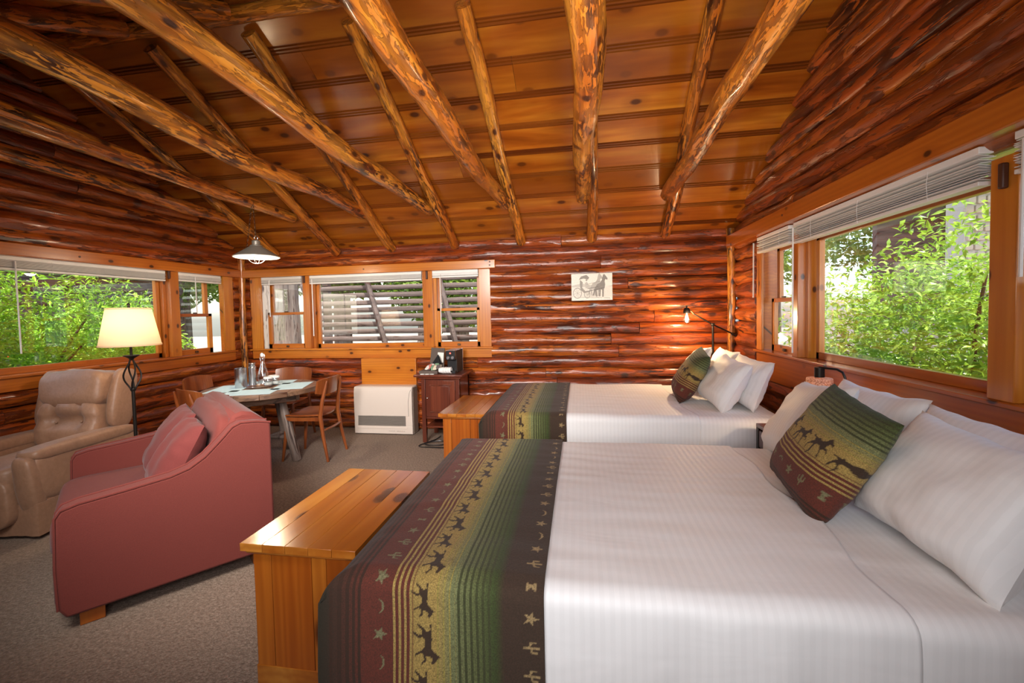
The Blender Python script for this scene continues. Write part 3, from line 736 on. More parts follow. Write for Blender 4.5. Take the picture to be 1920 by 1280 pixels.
# reading lamp with the bare bulb
t = thing('reading_lamp', 'black arm lamp with a bare glowing bulb before the log wall', 'lamp', (1.43, 4.98, 0))
jx, jy, jz = 1.40, 4.96, 1.245
obj('base', G().lathe([(.12,0),(.12,.015),(.02,.025)], (jx,jy,0), 24), m_iron, t, world=True)
obj('pole', G().tube([(jx,jy,.02),(jx,jy,jz)], .011, 10), m_iron, t, world=True)
obj('joint', G().puff((jx,jy,jz), (.02,.022,.02), (.8,.8), 12, 8), m_iron, t, world=True)
hx_, hy_, hz_ = 1.13, 4.93, 1.40
obj('arm', G().tube([(1.66,5.0,1.115),(jx,jy,jz),(1.20,4.935,1.365)], .008, 8), m_iron, t, world=True)
obj('counterweight', G().tube([(1.66,5.0,1.115),(1.60,4.99,1.145)], .016, 10), m_iron, t, world=True)
obj('socket', G().lathe([(.008,.05),(.010,.03),(.022,.028),(.036,0),(.034,-.028),(.026,-.03)], (hx_,hy_,hz_), 18), m_iron, t, world=True)
obj('yoke', G().tube([(1.20,4.935,1.365),(1.18,4.93,1.39),(1.155,4.93,1.405)], .007, 8), m_brass, t, world=True)
obj('bulb_glass', G().lathe([(.014,-.03),(.02,-.045),(.036,-.075),(.04,-.10),(.034,-.125),(.018,-.14),(.003,-.143)], (hx_,hy_,hz_), 20, cap=False), m_bottle, t, world=True)
obj('filament', G().puff((hx_,hy_,hz_-.085), (.016,.016,.034), (1,1), 12, 10), bulb_mat('filament_glow', (1,.66,.26), 120), t, world=True)
light('reading_bulb_light', 'POINT', (hx_, hy_-.055, hz_-.10), 20, (1,.70,.40), .03)
# picture on the log wall
def picture():
    x0, x1, z0, z1 = -.085, .37, 1.54, 1.843; y = D-.075
    t = thing('picture', 'unframed sepia drawing of two harnessed horses pulling a canopied buggy', 'picture', ((x0+x1)/2, y, z0))
    obj('board', G().box(x0, x1, y+.001, y+.022, z0, z1), m_white, t, world=True)
    nx, nz = 260, 170; g = G(); X, Z = np.meshgrid(np.linspace(0, 1, nx+1), np.linspace(0, 1, nz+1)); X = X.ravel(); Z = Z.ravel()
    g.v = [(x0+a*(x1-x0), y-.0005, z0+b*(z1-z0)) for a, b in zip(X, Z)]; n = nx+1
    g.f = [(i*n+j, i*n+j+1, (i+1)*n+j+1, (i+1)*n+j) for i in range(nz) for j in range(nx)]
    A = X*1.5; B = Z; dk = np.zeros(A.shape); md = np.zeros(A.shape)
    def pol(arr, pts, val=1.0): arr[inpoly(A, B, pts)] = val
    def line(p, q, w_, val=1.0):
        d = np.array(q)-np.array(p); L = np.hypot(*d); tt = np.clip(((A-p[0])*d[0]+(B-p[1])*d[1])/L**2, 0, 1)
        dk[np.hypot(A-p[0]-tt*d[0], B-p[1]-tt*d[1]) < w_] = val
    def wheel(cx_, cy_, r_):
        q = np.hypot((A-cx_)*1.25, B-cy_); dk[abs(q-r_) < .012] = .8
        for k in range(8): line((cx_, cy_), (cx_+r_*.8*math.cos(k*PI/4+.2), cy_+r_*math.sin(k*PI/4+.2)), .005, .6)
    md[(B < .56+.06*np.sin(A*4)) & (B > .5)] = .35; md[(B < .5) & (B > .12)] = .12
    for ox, oy, v in ((-.17, .03, .55), (0, 0, .85)):
        P_ = lambda L_: [(a+ox, b+oy) for a, b in L_]
        pol(dk, P_([(.86,.45),(.95,.60),(1.05,.64),(1.12,.74),(1.16,.92),(1.20,.97),(1.24,.93),(1.33,.80),(1.31,.74),(1.25,.78),(1.22,.70),(1.24,.58),(1.22,.46),(1.19,.40),(1.18,.12),(1.13,.12),(1.13,.38),(1.08,.40),(1.06,.14),(1.01,.14),(1.02,.38),(.93,.38),(.95,.14),(.90,.14),(.87,.34),(.82,.16),(.78,.18),(.83,.40)]), v)
    pol(dk, [(.28,.78),(.36,.90),(.56,.95),(.66,.86),(.62,.78),(.45,.82)], .8)
    pol(dk, [(.32,.78),(.42,.68),(.40,.48),(.52,.34),(.62,.34),(.60,.30),(.46,.28),(.34,.40),(.31,.6)], .75)
    pol(dk, [(.50,.66),(.58,.70),(.62,.60),(.70,.52),(.66,.44),(.52,.46)], .45)
    dk[np.hypot(A-.56, B-.76) < .035] = .7
    wheel(.22, .28, .19); wheel(.58, .22, .13)
    line((.60,.44), (.98,.50), .008); line((.62,.34), (1.2,.46), .010); line((.55,.60), (1.15,.72), .005); line((.30,.12), (1.4,.08), .01, .5); line((.7,.15), (1.42,.05), .008, .4)
    me = bpy.data.meshes.new('print'); me.from_pydata(g.v, [], g.f)
    at = me.color_attributes.new('ink', 'FLOAT_COLOR', 'POINT'); v = np.maximum(dk, md)
    at.data.foreach_set('color', np.stack([v, v, v, np.ones(v.shape)], 1).astype(np.float32).ravel())
    tt = NT('sepia_print'); a = tt.n('Attribute', attribute_name='ink').outputs['Fac']
    n_ = tt.noise(tt.coord(False), 70, 4, .7); n3 = tt.noise(tt.coord(False), 300, 2, .7)
    f = tt.math('MULTIPLY', a, tt.ramp(n3, [(.30, (.65,)*3), (.55, (1,)*3)]))
    tt.set(tt.b.inputs['Base Color'], tt.mix(f, tt.ramp(n_, [(.3, (.80,.74,.62)), (.6, (.88,.85,.78))]), c4((.06,.035,.022)))); tt.b.inputs['Roughness'].default_value = .5
    me.materials.append(tt.m); o = link('print', me); o.parent = t; me.transform(MW[t.name].inverted())
picture()
# ------------------------------------------------------------ rose armchair
def sofa():
    ox, oy = -3.28, 2.335
    t = thing('loveseat', 'rose corduroy chair-and-a-half with sloping arms', 'sofa', (ox, oy, 0), math.atan2(-.62, .78))
    W = 1.22
    side = [(.0,.075),(-.025,.12),(-.028,.30),(-.02,.54),(0,.572),(.06,.588),(.22,.602),(.40,.622),(.48,.645),(.55,.69),(.62,.76),(.68,.825),(.72,.842),(.80,.835),(.872,.818),(.872,.075)]
    for x0 in (0, W-.10):
        o = obj('arm', G().prism(side, x0, x0+.10, 'x'), m_sofa, t, bev=.012, label=None)
        for xx in ((x0+.003, x0+.097)):
            pi = obj('piping', G().tube([(xx, p[0], p[1]) for p in side[1:-1]], .006, 6), m_sofa, o)
            pi.parent = t if False else o
    back = [(.60,.10),(.58,.40),(.62,.62),(.66,.78),(.70,.87),(.75,.885),(.80,.872),(.875,.815),(.875,.08)]
    obj('back_frame', G().prism(back, .10, W-.10, 'x'), m_sofa, t, bev=.02)
    obj('back_cushion', G().puff((W/2, .655, .64), (W/2-.10, .08, .235), (.28,.4), 40, 20, Matrix.Rotation(math.radians(-14), 3, 'X'), .02, 4), m_sofa, t, ang=180)
    obj('seat_cushion', G().puff((W/2, .275, .375), (W/2-.102, .335, .075), (.2,.35), 44, 18, None, .012, 2), m_sofa, t, ang=180)
    obj('front_rail', G().box(.10, W-.10, -.045, .60, .075, .31), m_sofa, t, bev=.03)
    for x, y in ((.03, .04), (W-.13, .04), (.03, .76), (W-.13, .76)): obj('foot', G().box(x, x+.09, y, y+.09, 0, .075), m_pinez, t, bev=.004)
    return t
sf = sofa()
def local(th, p): return MW[th.name]@Vector(p)
def cushion_on(th, p, upl, w_, h_, tk, mat, label, seed, yawd):
    R = MW[th.name].to_3x3(); pillow('throw_pillow', w_, h_, tk, local(th, p), R@Vector(upl), yawd, mat, label, 'cushion', 'rose cushions on the loveseat', seed=seed, ear=.05, n=30)
cushion_on(sf, (.86, .37, .44), (0, .20, .40), .50, .44, .20, m_cush, 'dark rose cushion leaning on the loveseat, nearer the camera', 21, 128-180+0)
cushion_on(sf, (.50, .37, .44), (0, .20, .40), .50, .45, .20, m_cush, 'pinkish rose cushion behind the other one on the loveseat', 25, 128-180)
# ------------------------------------------------------------ recliner
def recliner():
    t = thing('recliner', 'tan leather recliner with a tufted back under the left window', 'armchair', (-3.93, 2.62, 0), math.radians(12))
    # local: faces -y ; x right
    def rot(a): return Matrix.Rotation(math.radians(a), 3, 'X')
    pleats = []
    n = 60; g = G(); rings = []
    for zz, k in ((.03, 1.0), (.12, .9), (.24, .3)):
        ring = []
        for i in range(n):
            a = i/n*4; s_ = int(a); f = a-s_
            c = [(-.45,-.45),(.45,-.45),(.45,.42),(-.45,.42)]; p = c[s_]; q = c[(s_+1) % 4]
            x = p[0]+(q[0]-p[0])*f; y = p[1]+(q[1]-p[1])*f; d = Vector((x, y, 0)).normalized()
            pl = .018*k*(1 if (i % 15) in (0, 1, 14) else -.3+.2*math.sin(i*2.1))
            ring.append((x+d.x*pl, y+d.y*pl, zz))
        rings.append(ring)
    obj('skirt', g.loft(rings), m_suede, t)
    obj('base', G().box(-.44, .44, -.43, .42, .20, .36), m_suede, t, bev=.03)
    for s_ in (-1, 1):
        sd = [(-.45,.22),(-.46,.42),(-.43,.53),(-.36,.575),(-.2,.585),(.1,.575),(.40,.565),(.42,.22)]
        x0 = s_*.37
        obj('arm', G().puff((x0, .0, .40), (.095, .46, .175), (.35,.45), 28, 18, None, .02, s_), m_suede, t, ang=180)
        obj('arm_pad', G().puff((x0, -.02, .545), (.105, .44, .05), (.3,.6), 30, 14, rot(-1.5), .015, s_+5), m_suede, t, ang=180)
        obj('arm_front', G().puff((x0, -.435, .36), (.085, .045, .20), (.5,.5), 20, 16, rot(9), .02, s_+8), m_suede, t, ang=180)
        obj('wing', G().puff((s_*.375, .36, .80), (.055, .115, .235), (.5,.5), 20, 18, rot(-14), .015, s_+3), m_suede, t, ang=180)
    obj('seat_cushion', G().puff((0, -.13, .41), (.275, .38, .09), (.3,.45), 34, 18, None, .02, 9), m_suede, t, ang=180)
    obj('footrest', G().puff((0, -.47, .26), (.275, .05, .17), (.3,.5), 28, 16, None, .015, 12), m_suede, t, ang=180)
    def tuft(q, p):
        for bx, bz in ((-.13, .02), (.13, .02)):
            d = math.hypot(q.x-bx, q.z-bz)
            q = q+Vector((0, .085*math.exp(-(d/.05)**2)+.034*math.exp(-(abs(q.x-bx)/.02)**2)*(1 if q.z > bz else .4)+.022*math.exp(-(abs(q.z-bz)/.02)**2), 0)) if q.y < 0 else q
        return q
    obj('back_cushion', G().puff((0, .24, .62), (.325, .13, .185), (.35,.5), 90, 60, rot(-14), .012, 14, tuft), m_suede, t, ang=180)
    for bx in (-.13, .13): obj('button', G().puff((bx, .175, .645), (.012,.008,.012), (1,1), 10, 8), m_suede, t)
    obj('headrest', G().puff((0, .30, .885), (.335, .125, .155), (.35,.6), 60, 40, rot(-14), .02, 17), m_suede, t, ang=180)
    obj('back_shell', G().puff((0, .40, .66), (.37, .07, .36), (.3,.4), 28, 18, rot(-14), .0, 17), m_suede, t, ang=180)
    t.scale = (.73, .95, 1.0)
recliner()
# ------------------------------------------------------------ floor lamp
def floor_lamp():
    x, y = -3.44, 2.86
    t = thing('floor_lamp', 'black iron floor lamp with a lit cream tapered shade', 'lamp', (x, y, 0))
    obj('base', G().lathe([(.13,0),(.135,.012),(.12,.025),(.03,.04),(.016,.06)], (0,0,0), 28), m_iron, t)
    obj('pole', G().tube([(0,0,.05),(0,0,.90)], .012, 12), m_iron, t)
    for k in range(4):
        a = k*PI/2+.5; pts = []
        for i in range(15):
            f = i/14; r = .012+.042*math.sin(PI*f)**1.3*(1.15-.3*f); aa = a+f*1.2
            pts.append((r*math.cos(aa), r*math.sin(aa), .89+.235*f))
        obj('cage_bar', G().tube(pts, .006, 7), m_iron, t)
    obj('collar', G().lathe([(.016,.0),(.02,.01),(.02,.02),(.014,.03)], (0,0,.88), 16), m_iron, t)
    obj('cup', G().lathe([(.012,0),(.016,.012),(.05,.035),(.05,.04),(.012,.03)], (0,0,1.12), 20), m_iron, t)
    obj('stem', G().tube([(0,0,1.15),(0,0,1.54)], .009, 10), m_iron, t)
    sh = obj('lamp_shade', G().lathe([(.190,1.235),(.192,1.235),(.139,1.520),(.137,1.520)], (0,0,0), 56, cap=False), m_lshade, t)
    for z, r in ((1.238, .192), (1.518, .138)): obj('trim_band', G().lathe([(r-.001,-.006),(r+.002,-.006),(r+.002,.006),(r-.001,.006)], (0,0,z), 56, cap=False), m_lshade, sh)
    obj('finial', G().lathe([(.004,0),(.012,.006),(.012,.014),(.003,.024)], (0,0,1.54), 12), m_iron, t)
    for k in range(3): obj('spider', G().tube([(0,0,1.505),(.137*math.cos(k*2.1),.137*math.sin(k*2.1),1.512)], .002, 5), m_iron, t)
    obj('bulb', G().puff((0,0,1.36), (.03,.03,.045), (1,1), 14, 10), bulb_mat('lamp_bulb', (1,.76,.45), 3), t)
    light('floor_lamp_light', 'POINT', (x, y, 1.40), 4.0, (1,.76,.48), .06)
floor_lamp()
# ------------------------------------------------------------ dining set
TX, TY, TZ, TR = -3.16, 3.90, .73, .53
def dining_table():
    t = thing('dining_table', 'round rustic wooden table laid with four pale mats', 'table', (TX, TY, 0), math.radians(25))
    n = 5; wd = 2*TR/n
    for i in range(n):
        x0 = -TR+i*wd; x1 = x0+wd; poly = []
        m = 10
        for k in range(m+1):
            x = x0+(x1-x0)*k/m; poly.append((min(max(x, x0+.001), x1-.001), math.sqrt(max(TR*TR-x*x, 1e-5))))
        poly += [(p[0], -p[1]) for p in poly[::-1]]
        obj('top_board', G().prism(poly, TZ-.045, TZ, 'z'), m_table, t, bev=.004)
    for a in (0, 90, 180, 270):
        q = Matrix.Rotation(math.radians(a+20), 3, 'Z'); pts = [q@Vector(p) for p in ((-.26,-.30,0),(.26,-.30,0),(.26,-.265,0),(-.26,-.265,0))]
        ap = [(p.x, p.y) for p in pts]
        obj('apron', G().loft([[(p[0], p[1], TZ-.13) for p in ap], [(p[0], p[1], TZ-.046) for p in ap]]), m_table, t, bev=.006)
    for k in range(4):
        a = math.radians(45+90*k+20); c, s_ = math.cos(a), math.sin(a)
        g = wobble_log(.70, .042, k*2.2+.3, 10, .06, .18, lump=.2)
        o = obj('leg', g, m_tleg if False else m_legx, t); p0 = Vector((.36*c, .36*s_, 0)); p1 = Vector((.20*c, .20*s_, .69))
        o.rotation_mode = 'QUATERNION'; o.rotation_quaternion = (p1-p0).to_track_quat('X', 'Z'); o.location = p0
    for k in range(2):
        a = math.radians(45+90*k+20); c, s_ = math.cos(a), math.sin(a); z = .20+.0*k
        obj('stretcher', G().box(-.32, .32, -.022, .022, z, z+.045) if False else G().tube([(-.31*c, -.31*s_, z+k*.03), (.31*c, .31*s_, z+k*.03)], .024, 8), m_tleg, t)
m_legx = wood('weathered_log_leg_long', (.22,.16,.13), (.14,.10,.08), (.06,.04,.03), 0, 1.2, .3, .4, .55, .5, .1, 0)
dining_table()
for k, (a, nm) in enumerate(((-62, 'nearest the right-hand chair'), (28, 'in front of the chair at the far wall'), (118, 'in front of the chair under the left window'), (208, 'nearest the loveseat'))):
    r = math.radians(a-8); R = Matrix.Rotation(r-PI/2, 3, 'Z'); c = Vector((TX, TY, TZ))+Vector((math.cos(r), math.sin(r), 0))*.29
    g = G(); hw, hh = .22, .15
    vs0 = [(sx*hw, sy*hh) for sx, sy in ((-1,-1),(1,-1),(1,1),(-1,1))]
    g.loft([[tuple(R@Vector((p[0], p[1], z)) + c) for p in vs0] for z in (.0006, .003)])
    single('placemat', g, m_mat_blue, f'pale blue placemat on the round table, {nm}', 'placemat', c, 'pale blue placemats', smooth=False)
def chair0():
    t = thing('dining_chair', 'x', 'chair', (0,0,0), 0, 'mid-century dining chairs')
    # local: faces +y
    g = G(); n = 16; rings = []
    for zi in (0, 1):
        pass
    P = []
    for i in range(n+1):
        for j in range(n+1):
            u_ = -1+2*i/n; v_ = -1+2*j/n
            x = .215*u_*math.sqrt(1-.32*v_*v_*.8); y = .205*v_*math.sqrt(1-.25*u_*u_)
            z = .452+.014*u_*u_-.010*(1-u_*u_)*(1-v_*v_)+(-.012 if v_ > .8 else 0)*(v_-.8)*5
            P.append((x, y, z))
    g.v = P+[(x, y, z-.016) for x, y, z in P]; m = n+1; N = len(P)
    for i in range(n):
        for j in range(n):
            a = i*m+j; g.f += [(a, a+m, a+m+1, a+1), (N+a+1, N+a+m+1, N+a+m, N+a)]
    rim = [i*m for i in range(m)]+[n*m+j for j in range(1, m)]+[i*m+n for i in range(n-1, -1, -1)]+[j for j in range(n-1, 0, -1)]
    for k in range(len(rim)): a, b = rim[k], rim[(k+1) % len(rim)]; g.f.append((a, N+a, N+b, b))
    obj('seat', g, m_chair, t)
    g = G(); rs = []
    for i in range(17):
        u_ = -1+2*i/16; x = .225*u_; y = -.245+.055*u_*u_; h = .082*(1-.25*abs(u_)**4)
        zc = .735; rs.append([(x, y+.0, zc-h), (x*1.0, y-.012, zc-h*.0), (x, y-.022, zc+h), (x, y-.006, zc+h), (x, y+.006, zc), (x, y+.016, zc-h)])
    g.loft(rs); obj('backrest', g, m_chair, t)
    for s_ in (-1, 1):
        obj('leg', G().tube([(s_*.20, .20, 0), (s_*.18, .17, .25), (s_*.17, .155, .435)], [.013, .018, .021], 10), m_chair, t)
        obj('leg', G().tube([(s_*.20, -.27, 0), (s_*.185, -.22, .25), (s_*.178, -.195, .44), (s_*.165, -.215, .60), (s_*.15, -.245, .73), (s_*.145, -.258, .79)], [.013, .018, .021, .018, .014, .008], 10), m_chair, t)
        obj('side_rail', G().box(s_*.172-.009, s_*.172+.009, -.19, .16, .395, .435), m_chair, t, bev=.003)
        obj('fork', G().tube([(s_*.176, -.20, .50), (s_*.12, -.205, .58), (s_*.09, -.235, .69)], [.013,.011,.008], 8), m_chair, t) if False else None
    obj('front_rail', G().box(-.165, .165, .148, .166, .395, .435), m_chair, t, bev=.003)
    obj('rear_rail', G().tube([(-.18,-.215,.30),(0,-.24,.305),(.18,-.215,.30)], .012, 8), m_chair, t)
    return t
ch = chair0()
ch.location = (-2.74, 4.07, 0); ch.rotation_euler = (0,0,math.radians(94)); ch['label'] = 'bentwood dining chair between the round table and the heater, fully in view'; MW[ch.name] = Matrix.Identity(4)
dup(ch, (-3.42, 4.60, 0), math.radians(186), 'dining chair at the far wall, its back under the middle window')
dup(ch, (-3.86, 4.10, 0), math.radians(-78), 'dining chair under the left window, only its backrest showing above the table')
dup(ch, (-3.33, 3.50, 0), math.radians(-22), 'dining chair with its back to the loveseat')
# things on the table
def tabletop():
    B = Vector((-3.21, 3.93, TZ+.004)); ex = Vector((.84, .54, 0))  # ex: to the right as the camera sees it
    ey = Vector((-.54, .84, 0))
    def at(a, b, z=0): return B+ex*a+ey*b+Vector((0, 0, z))
    tray = single('tray', G().lathe([(.13,0),(.135,.012),(.13,.012),(.125,.004)], tuple(at(.0, 0)), 30), m_chrome, 'low wire and metal tray holding the bottle and jars', 'tray', at(0, 0))
    z0 = .014
    p = at(-.16, .01)
    t = thing('steel_canister', 'tall brushed steel canister at the left of the table tray', 'canister', p)
    obj('body', G().lathe([(.052,0),(.054,.004),(.054,.195),(.050,.197),(.050,.01)], (0,0,0), 28), m_chrome, t)
    p = at(-.062, .04, z0)
    t = thing('insulated_jug', 'narrow steel shaker with a lid beside the tall canister', 'jug', p)
    obj('body', G().lathe([(.036,0),(.037,.18),(.028,.19)], (0,0,0), 24), m_chrome, t)
    obj('lid', G().lathe([(.03,.19),(.032,.195),(.032,.22),(.028,.225)], (0,0,0), 20), m_chrome, t)
    p = at(.035, .02, z0)
    t = thing('water_bottle', 'clear swing-top glass bottle on the round table', 'bottle', p)
    obj('glass', G().lathe([(.048,0),(.052,.01),(.052,.09),(.045,.13),(.028,.19),(.018,.23),(.016,.27),(.019,.275),(.019,.285)], (0,0,0), 28), m_bottle, t)
    obj('stopper', G().lathe([(.012,.285),(.016,.29),(.017,.305),(.012,.318),(.004,.322)], (0,0,0), 16), m_porc, t)
    obj('wire_bail', G().tube([(.02,0,.24),(.028,0,.27),(.024,0,.31),(0,0,.326),(-.024,0,.31),(-.028,0,.27),(-.02,0,.24)], .0022, 6), m_chrome, t)
    jars = [(.085, -.055, 'nearest the edge of the mat'), (.145, .0, 'at the right end of the row'), (.115, .065, 'hidden behind the other two')]
    for a, b, w_ in jars:
        p = at(a, b, z0); t = thing('condiment_jar', f'small glass jar with a white lid, {w_}', 'jar', p, 0, 'condiment jars')
        obj('glass', G().lathe([(.034,0),(.038,.008),(.038,.055),(.034,.065)], (0,0,0), 22), m_bottle, t)
        obj('filling', G().lathe([(.030,.004),(.033,.01),(.033,.03)], (0,0,0), 18), m_paper, t)
        obj('lid', G().lathe([(.036,.065),(.041,.067),(.041,.08),(.036,.084)], (0,0,0), 22), m_white, t)
tabletop()
# ------------------------------------------------------------ pendant
def pendant():
    x, y, z = -3.11, 3.85, 2.02
    K = .82
    t = thing('pendant_lamp', 'galvanised cone pendant on a chain over the round table', 'lamp', (x, y, z))
    obj('shade', G().lathe([(.245,0),(.250,.002),(.245,.012),(.075,.125),(.070,.135),(.066,.13),(.236,.010)], (0,0,0), 48, cap=False), m_shade_metal, t)
    obj('shade_lining', G().lathe([(.243,.004),(.234,.009),(.066,.122),(.0601,.122)], (0,0,0), 48, cap=False), m_porc, t)
    obj('rim', G().lathe([(.246,-.003),(.252,0),(.252,.005),(.246,.006)], (0,0,0), 48, cap=False), m_porc, t)
    obj('cap', G().lathe([(.066,.128),(.068,.14),(.05,.145),(.046,.15),(.046,.19),(.038,.20),(.014,.205)], (0,0,0), 28), m_shade_metal, t)
    rg = []
    for k in range(17): a = 2*PI*k/16; rg.append((.022*math.cos(a), 0, .228+.026*math.sin(a)))
    obj('ring', G().tube(rg, .0035, 6), m_chrome, t)
    for a in (.4, .4+PI/2):
        pts = [(.10*math.cos(q)*math.cos(a), .10*math.cos(q)*math.sin(a), .01-.085*math.sin(q)) for q in np.linspace(0, PI, 15)]
        obj('cage_wire', G().tube(pts, .0035, 6), m_chrome, t)
    def chain(p0, p1, nm):
        p0, p1 = Vector(p0), Vector(p1); L = (p1-p0).length; n = int(L/.030)
        q = (p1-p0).to_track_quat('Z', 'X').to_matrix(); g = G()
        for i in range(n):
            c = p0+(p1-p0)*((i+.5)/n); pts = []
            for k in range(11):
                a = 2*PI*k/10; v = Vector((.008*math.cos(a), 0, .019*math.sin(a)))
                if i % 2: v = Vector((0, v.x, v.z))
                pts.append(c+q@v)
            g.tube(pts, .0022, 5, cap=False)
        obj(nm, g, m_brass, t)
    chain((0, 0, .25), (-.02, 0, .66), 'chain'); chain((-.13, 0, .105), (-.03, 0, .66), 'slack_chain')
    t.scale = (K, K, K)
    obj('bulb', G().puff((0,0,.03), (.03,.03,.04), (1,1), 14, 10), bulb_mat('pendant_bulb', (1,.85,.62), 6), t)
    light('pendant_light', 'POINT', (x, y, z-.03), 22, (1,.82,.58), .05)
pendant()
# ------------------------------------------------------------ heater
def heater():
    x0, x1, y0, y1, h = -2.70, -1.965, 4.86, 5.045, .575
    t = thing('wall_heater', 'cream wall furnace with a black grille under the pine panel', 'heater', ((x0+x1)/2, (y0+y1)/2, 0))
    obj('cabinet', G().box(x0, x1, y0+.03, y1, .0, h), m_cream, t, world=True, bev=.012)
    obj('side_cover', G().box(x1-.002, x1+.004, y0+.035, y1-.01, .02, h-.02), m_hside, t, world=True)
    # pillow-fronted face with a rounded top
    pf = [(y0+.03,.02),(y0,.02),(y0-.003,.25),(y0,.50),(y0+.012,.555),(y0+.03,.572)]
    zb, zt = .105, .225
    g = G()
    g.prism([(y0+.03,.012),(y0,.012),(y0,zb),(y0+.03,zb)], x0, x1, 'x')
    g.prism([(y0+.03,zt),(y0,zt),(y0-.003,.35),(y0,.51),(y0+.010,.56),(y0+.03,.574)], x0, x1, 'x')
    g.box(x0, x0+.045, y0, y0+.03, zb, zt); g.box(x1-.085, x1, y0, y0+.03, zb, zt)
    obj('front_panel', g, m_cream, t, world=True, bev=.003)
    obj('grille_well', G().box(x0+.045, x1-.085, y0+.022, y0+.029, zb, zt), m_hdark, t, world=True)
    for i in range(12):
        z = zb+.006+i*(zt-zb-.012)/11
        obj('louvre', G().box(x0+.046, x1-.086, y0+.002, y0+.018, z-.0018, z+.0018), plain_louvre, t, world=True, smooth=False)
    obj('seam', G().tube([(x1-.045, y0-.002, .225), (x1-.045, y0-.003, .40), (x1-.03, y0-.001, .50), (x1-.012, y0+.004, .54)], .0018, 5), m_hdark, t, world=True)
    obj('moulding', G().box(x0+.04, x1-.07, y0-.005, y0+.002, .075, .085), m_cream, t, world=True, bev=.002)
    # worn, unreadable script badge
    pts = [(x1-.20+.008*k, y0-.002, .045+.007*math.sin(k*2.3)) for k in range(14)]
    obj('badge', G().tube(pts, .0016, 5).tube([(x1-.30+.008*k, y0-.002, .047+.003*math.sin(k*2.9)) for k in range(11)], .0016, 5), m_hside, t, world=True)
plain_louvre = plain('louvre_metal', (.35,.30,.26), .5)
heater()
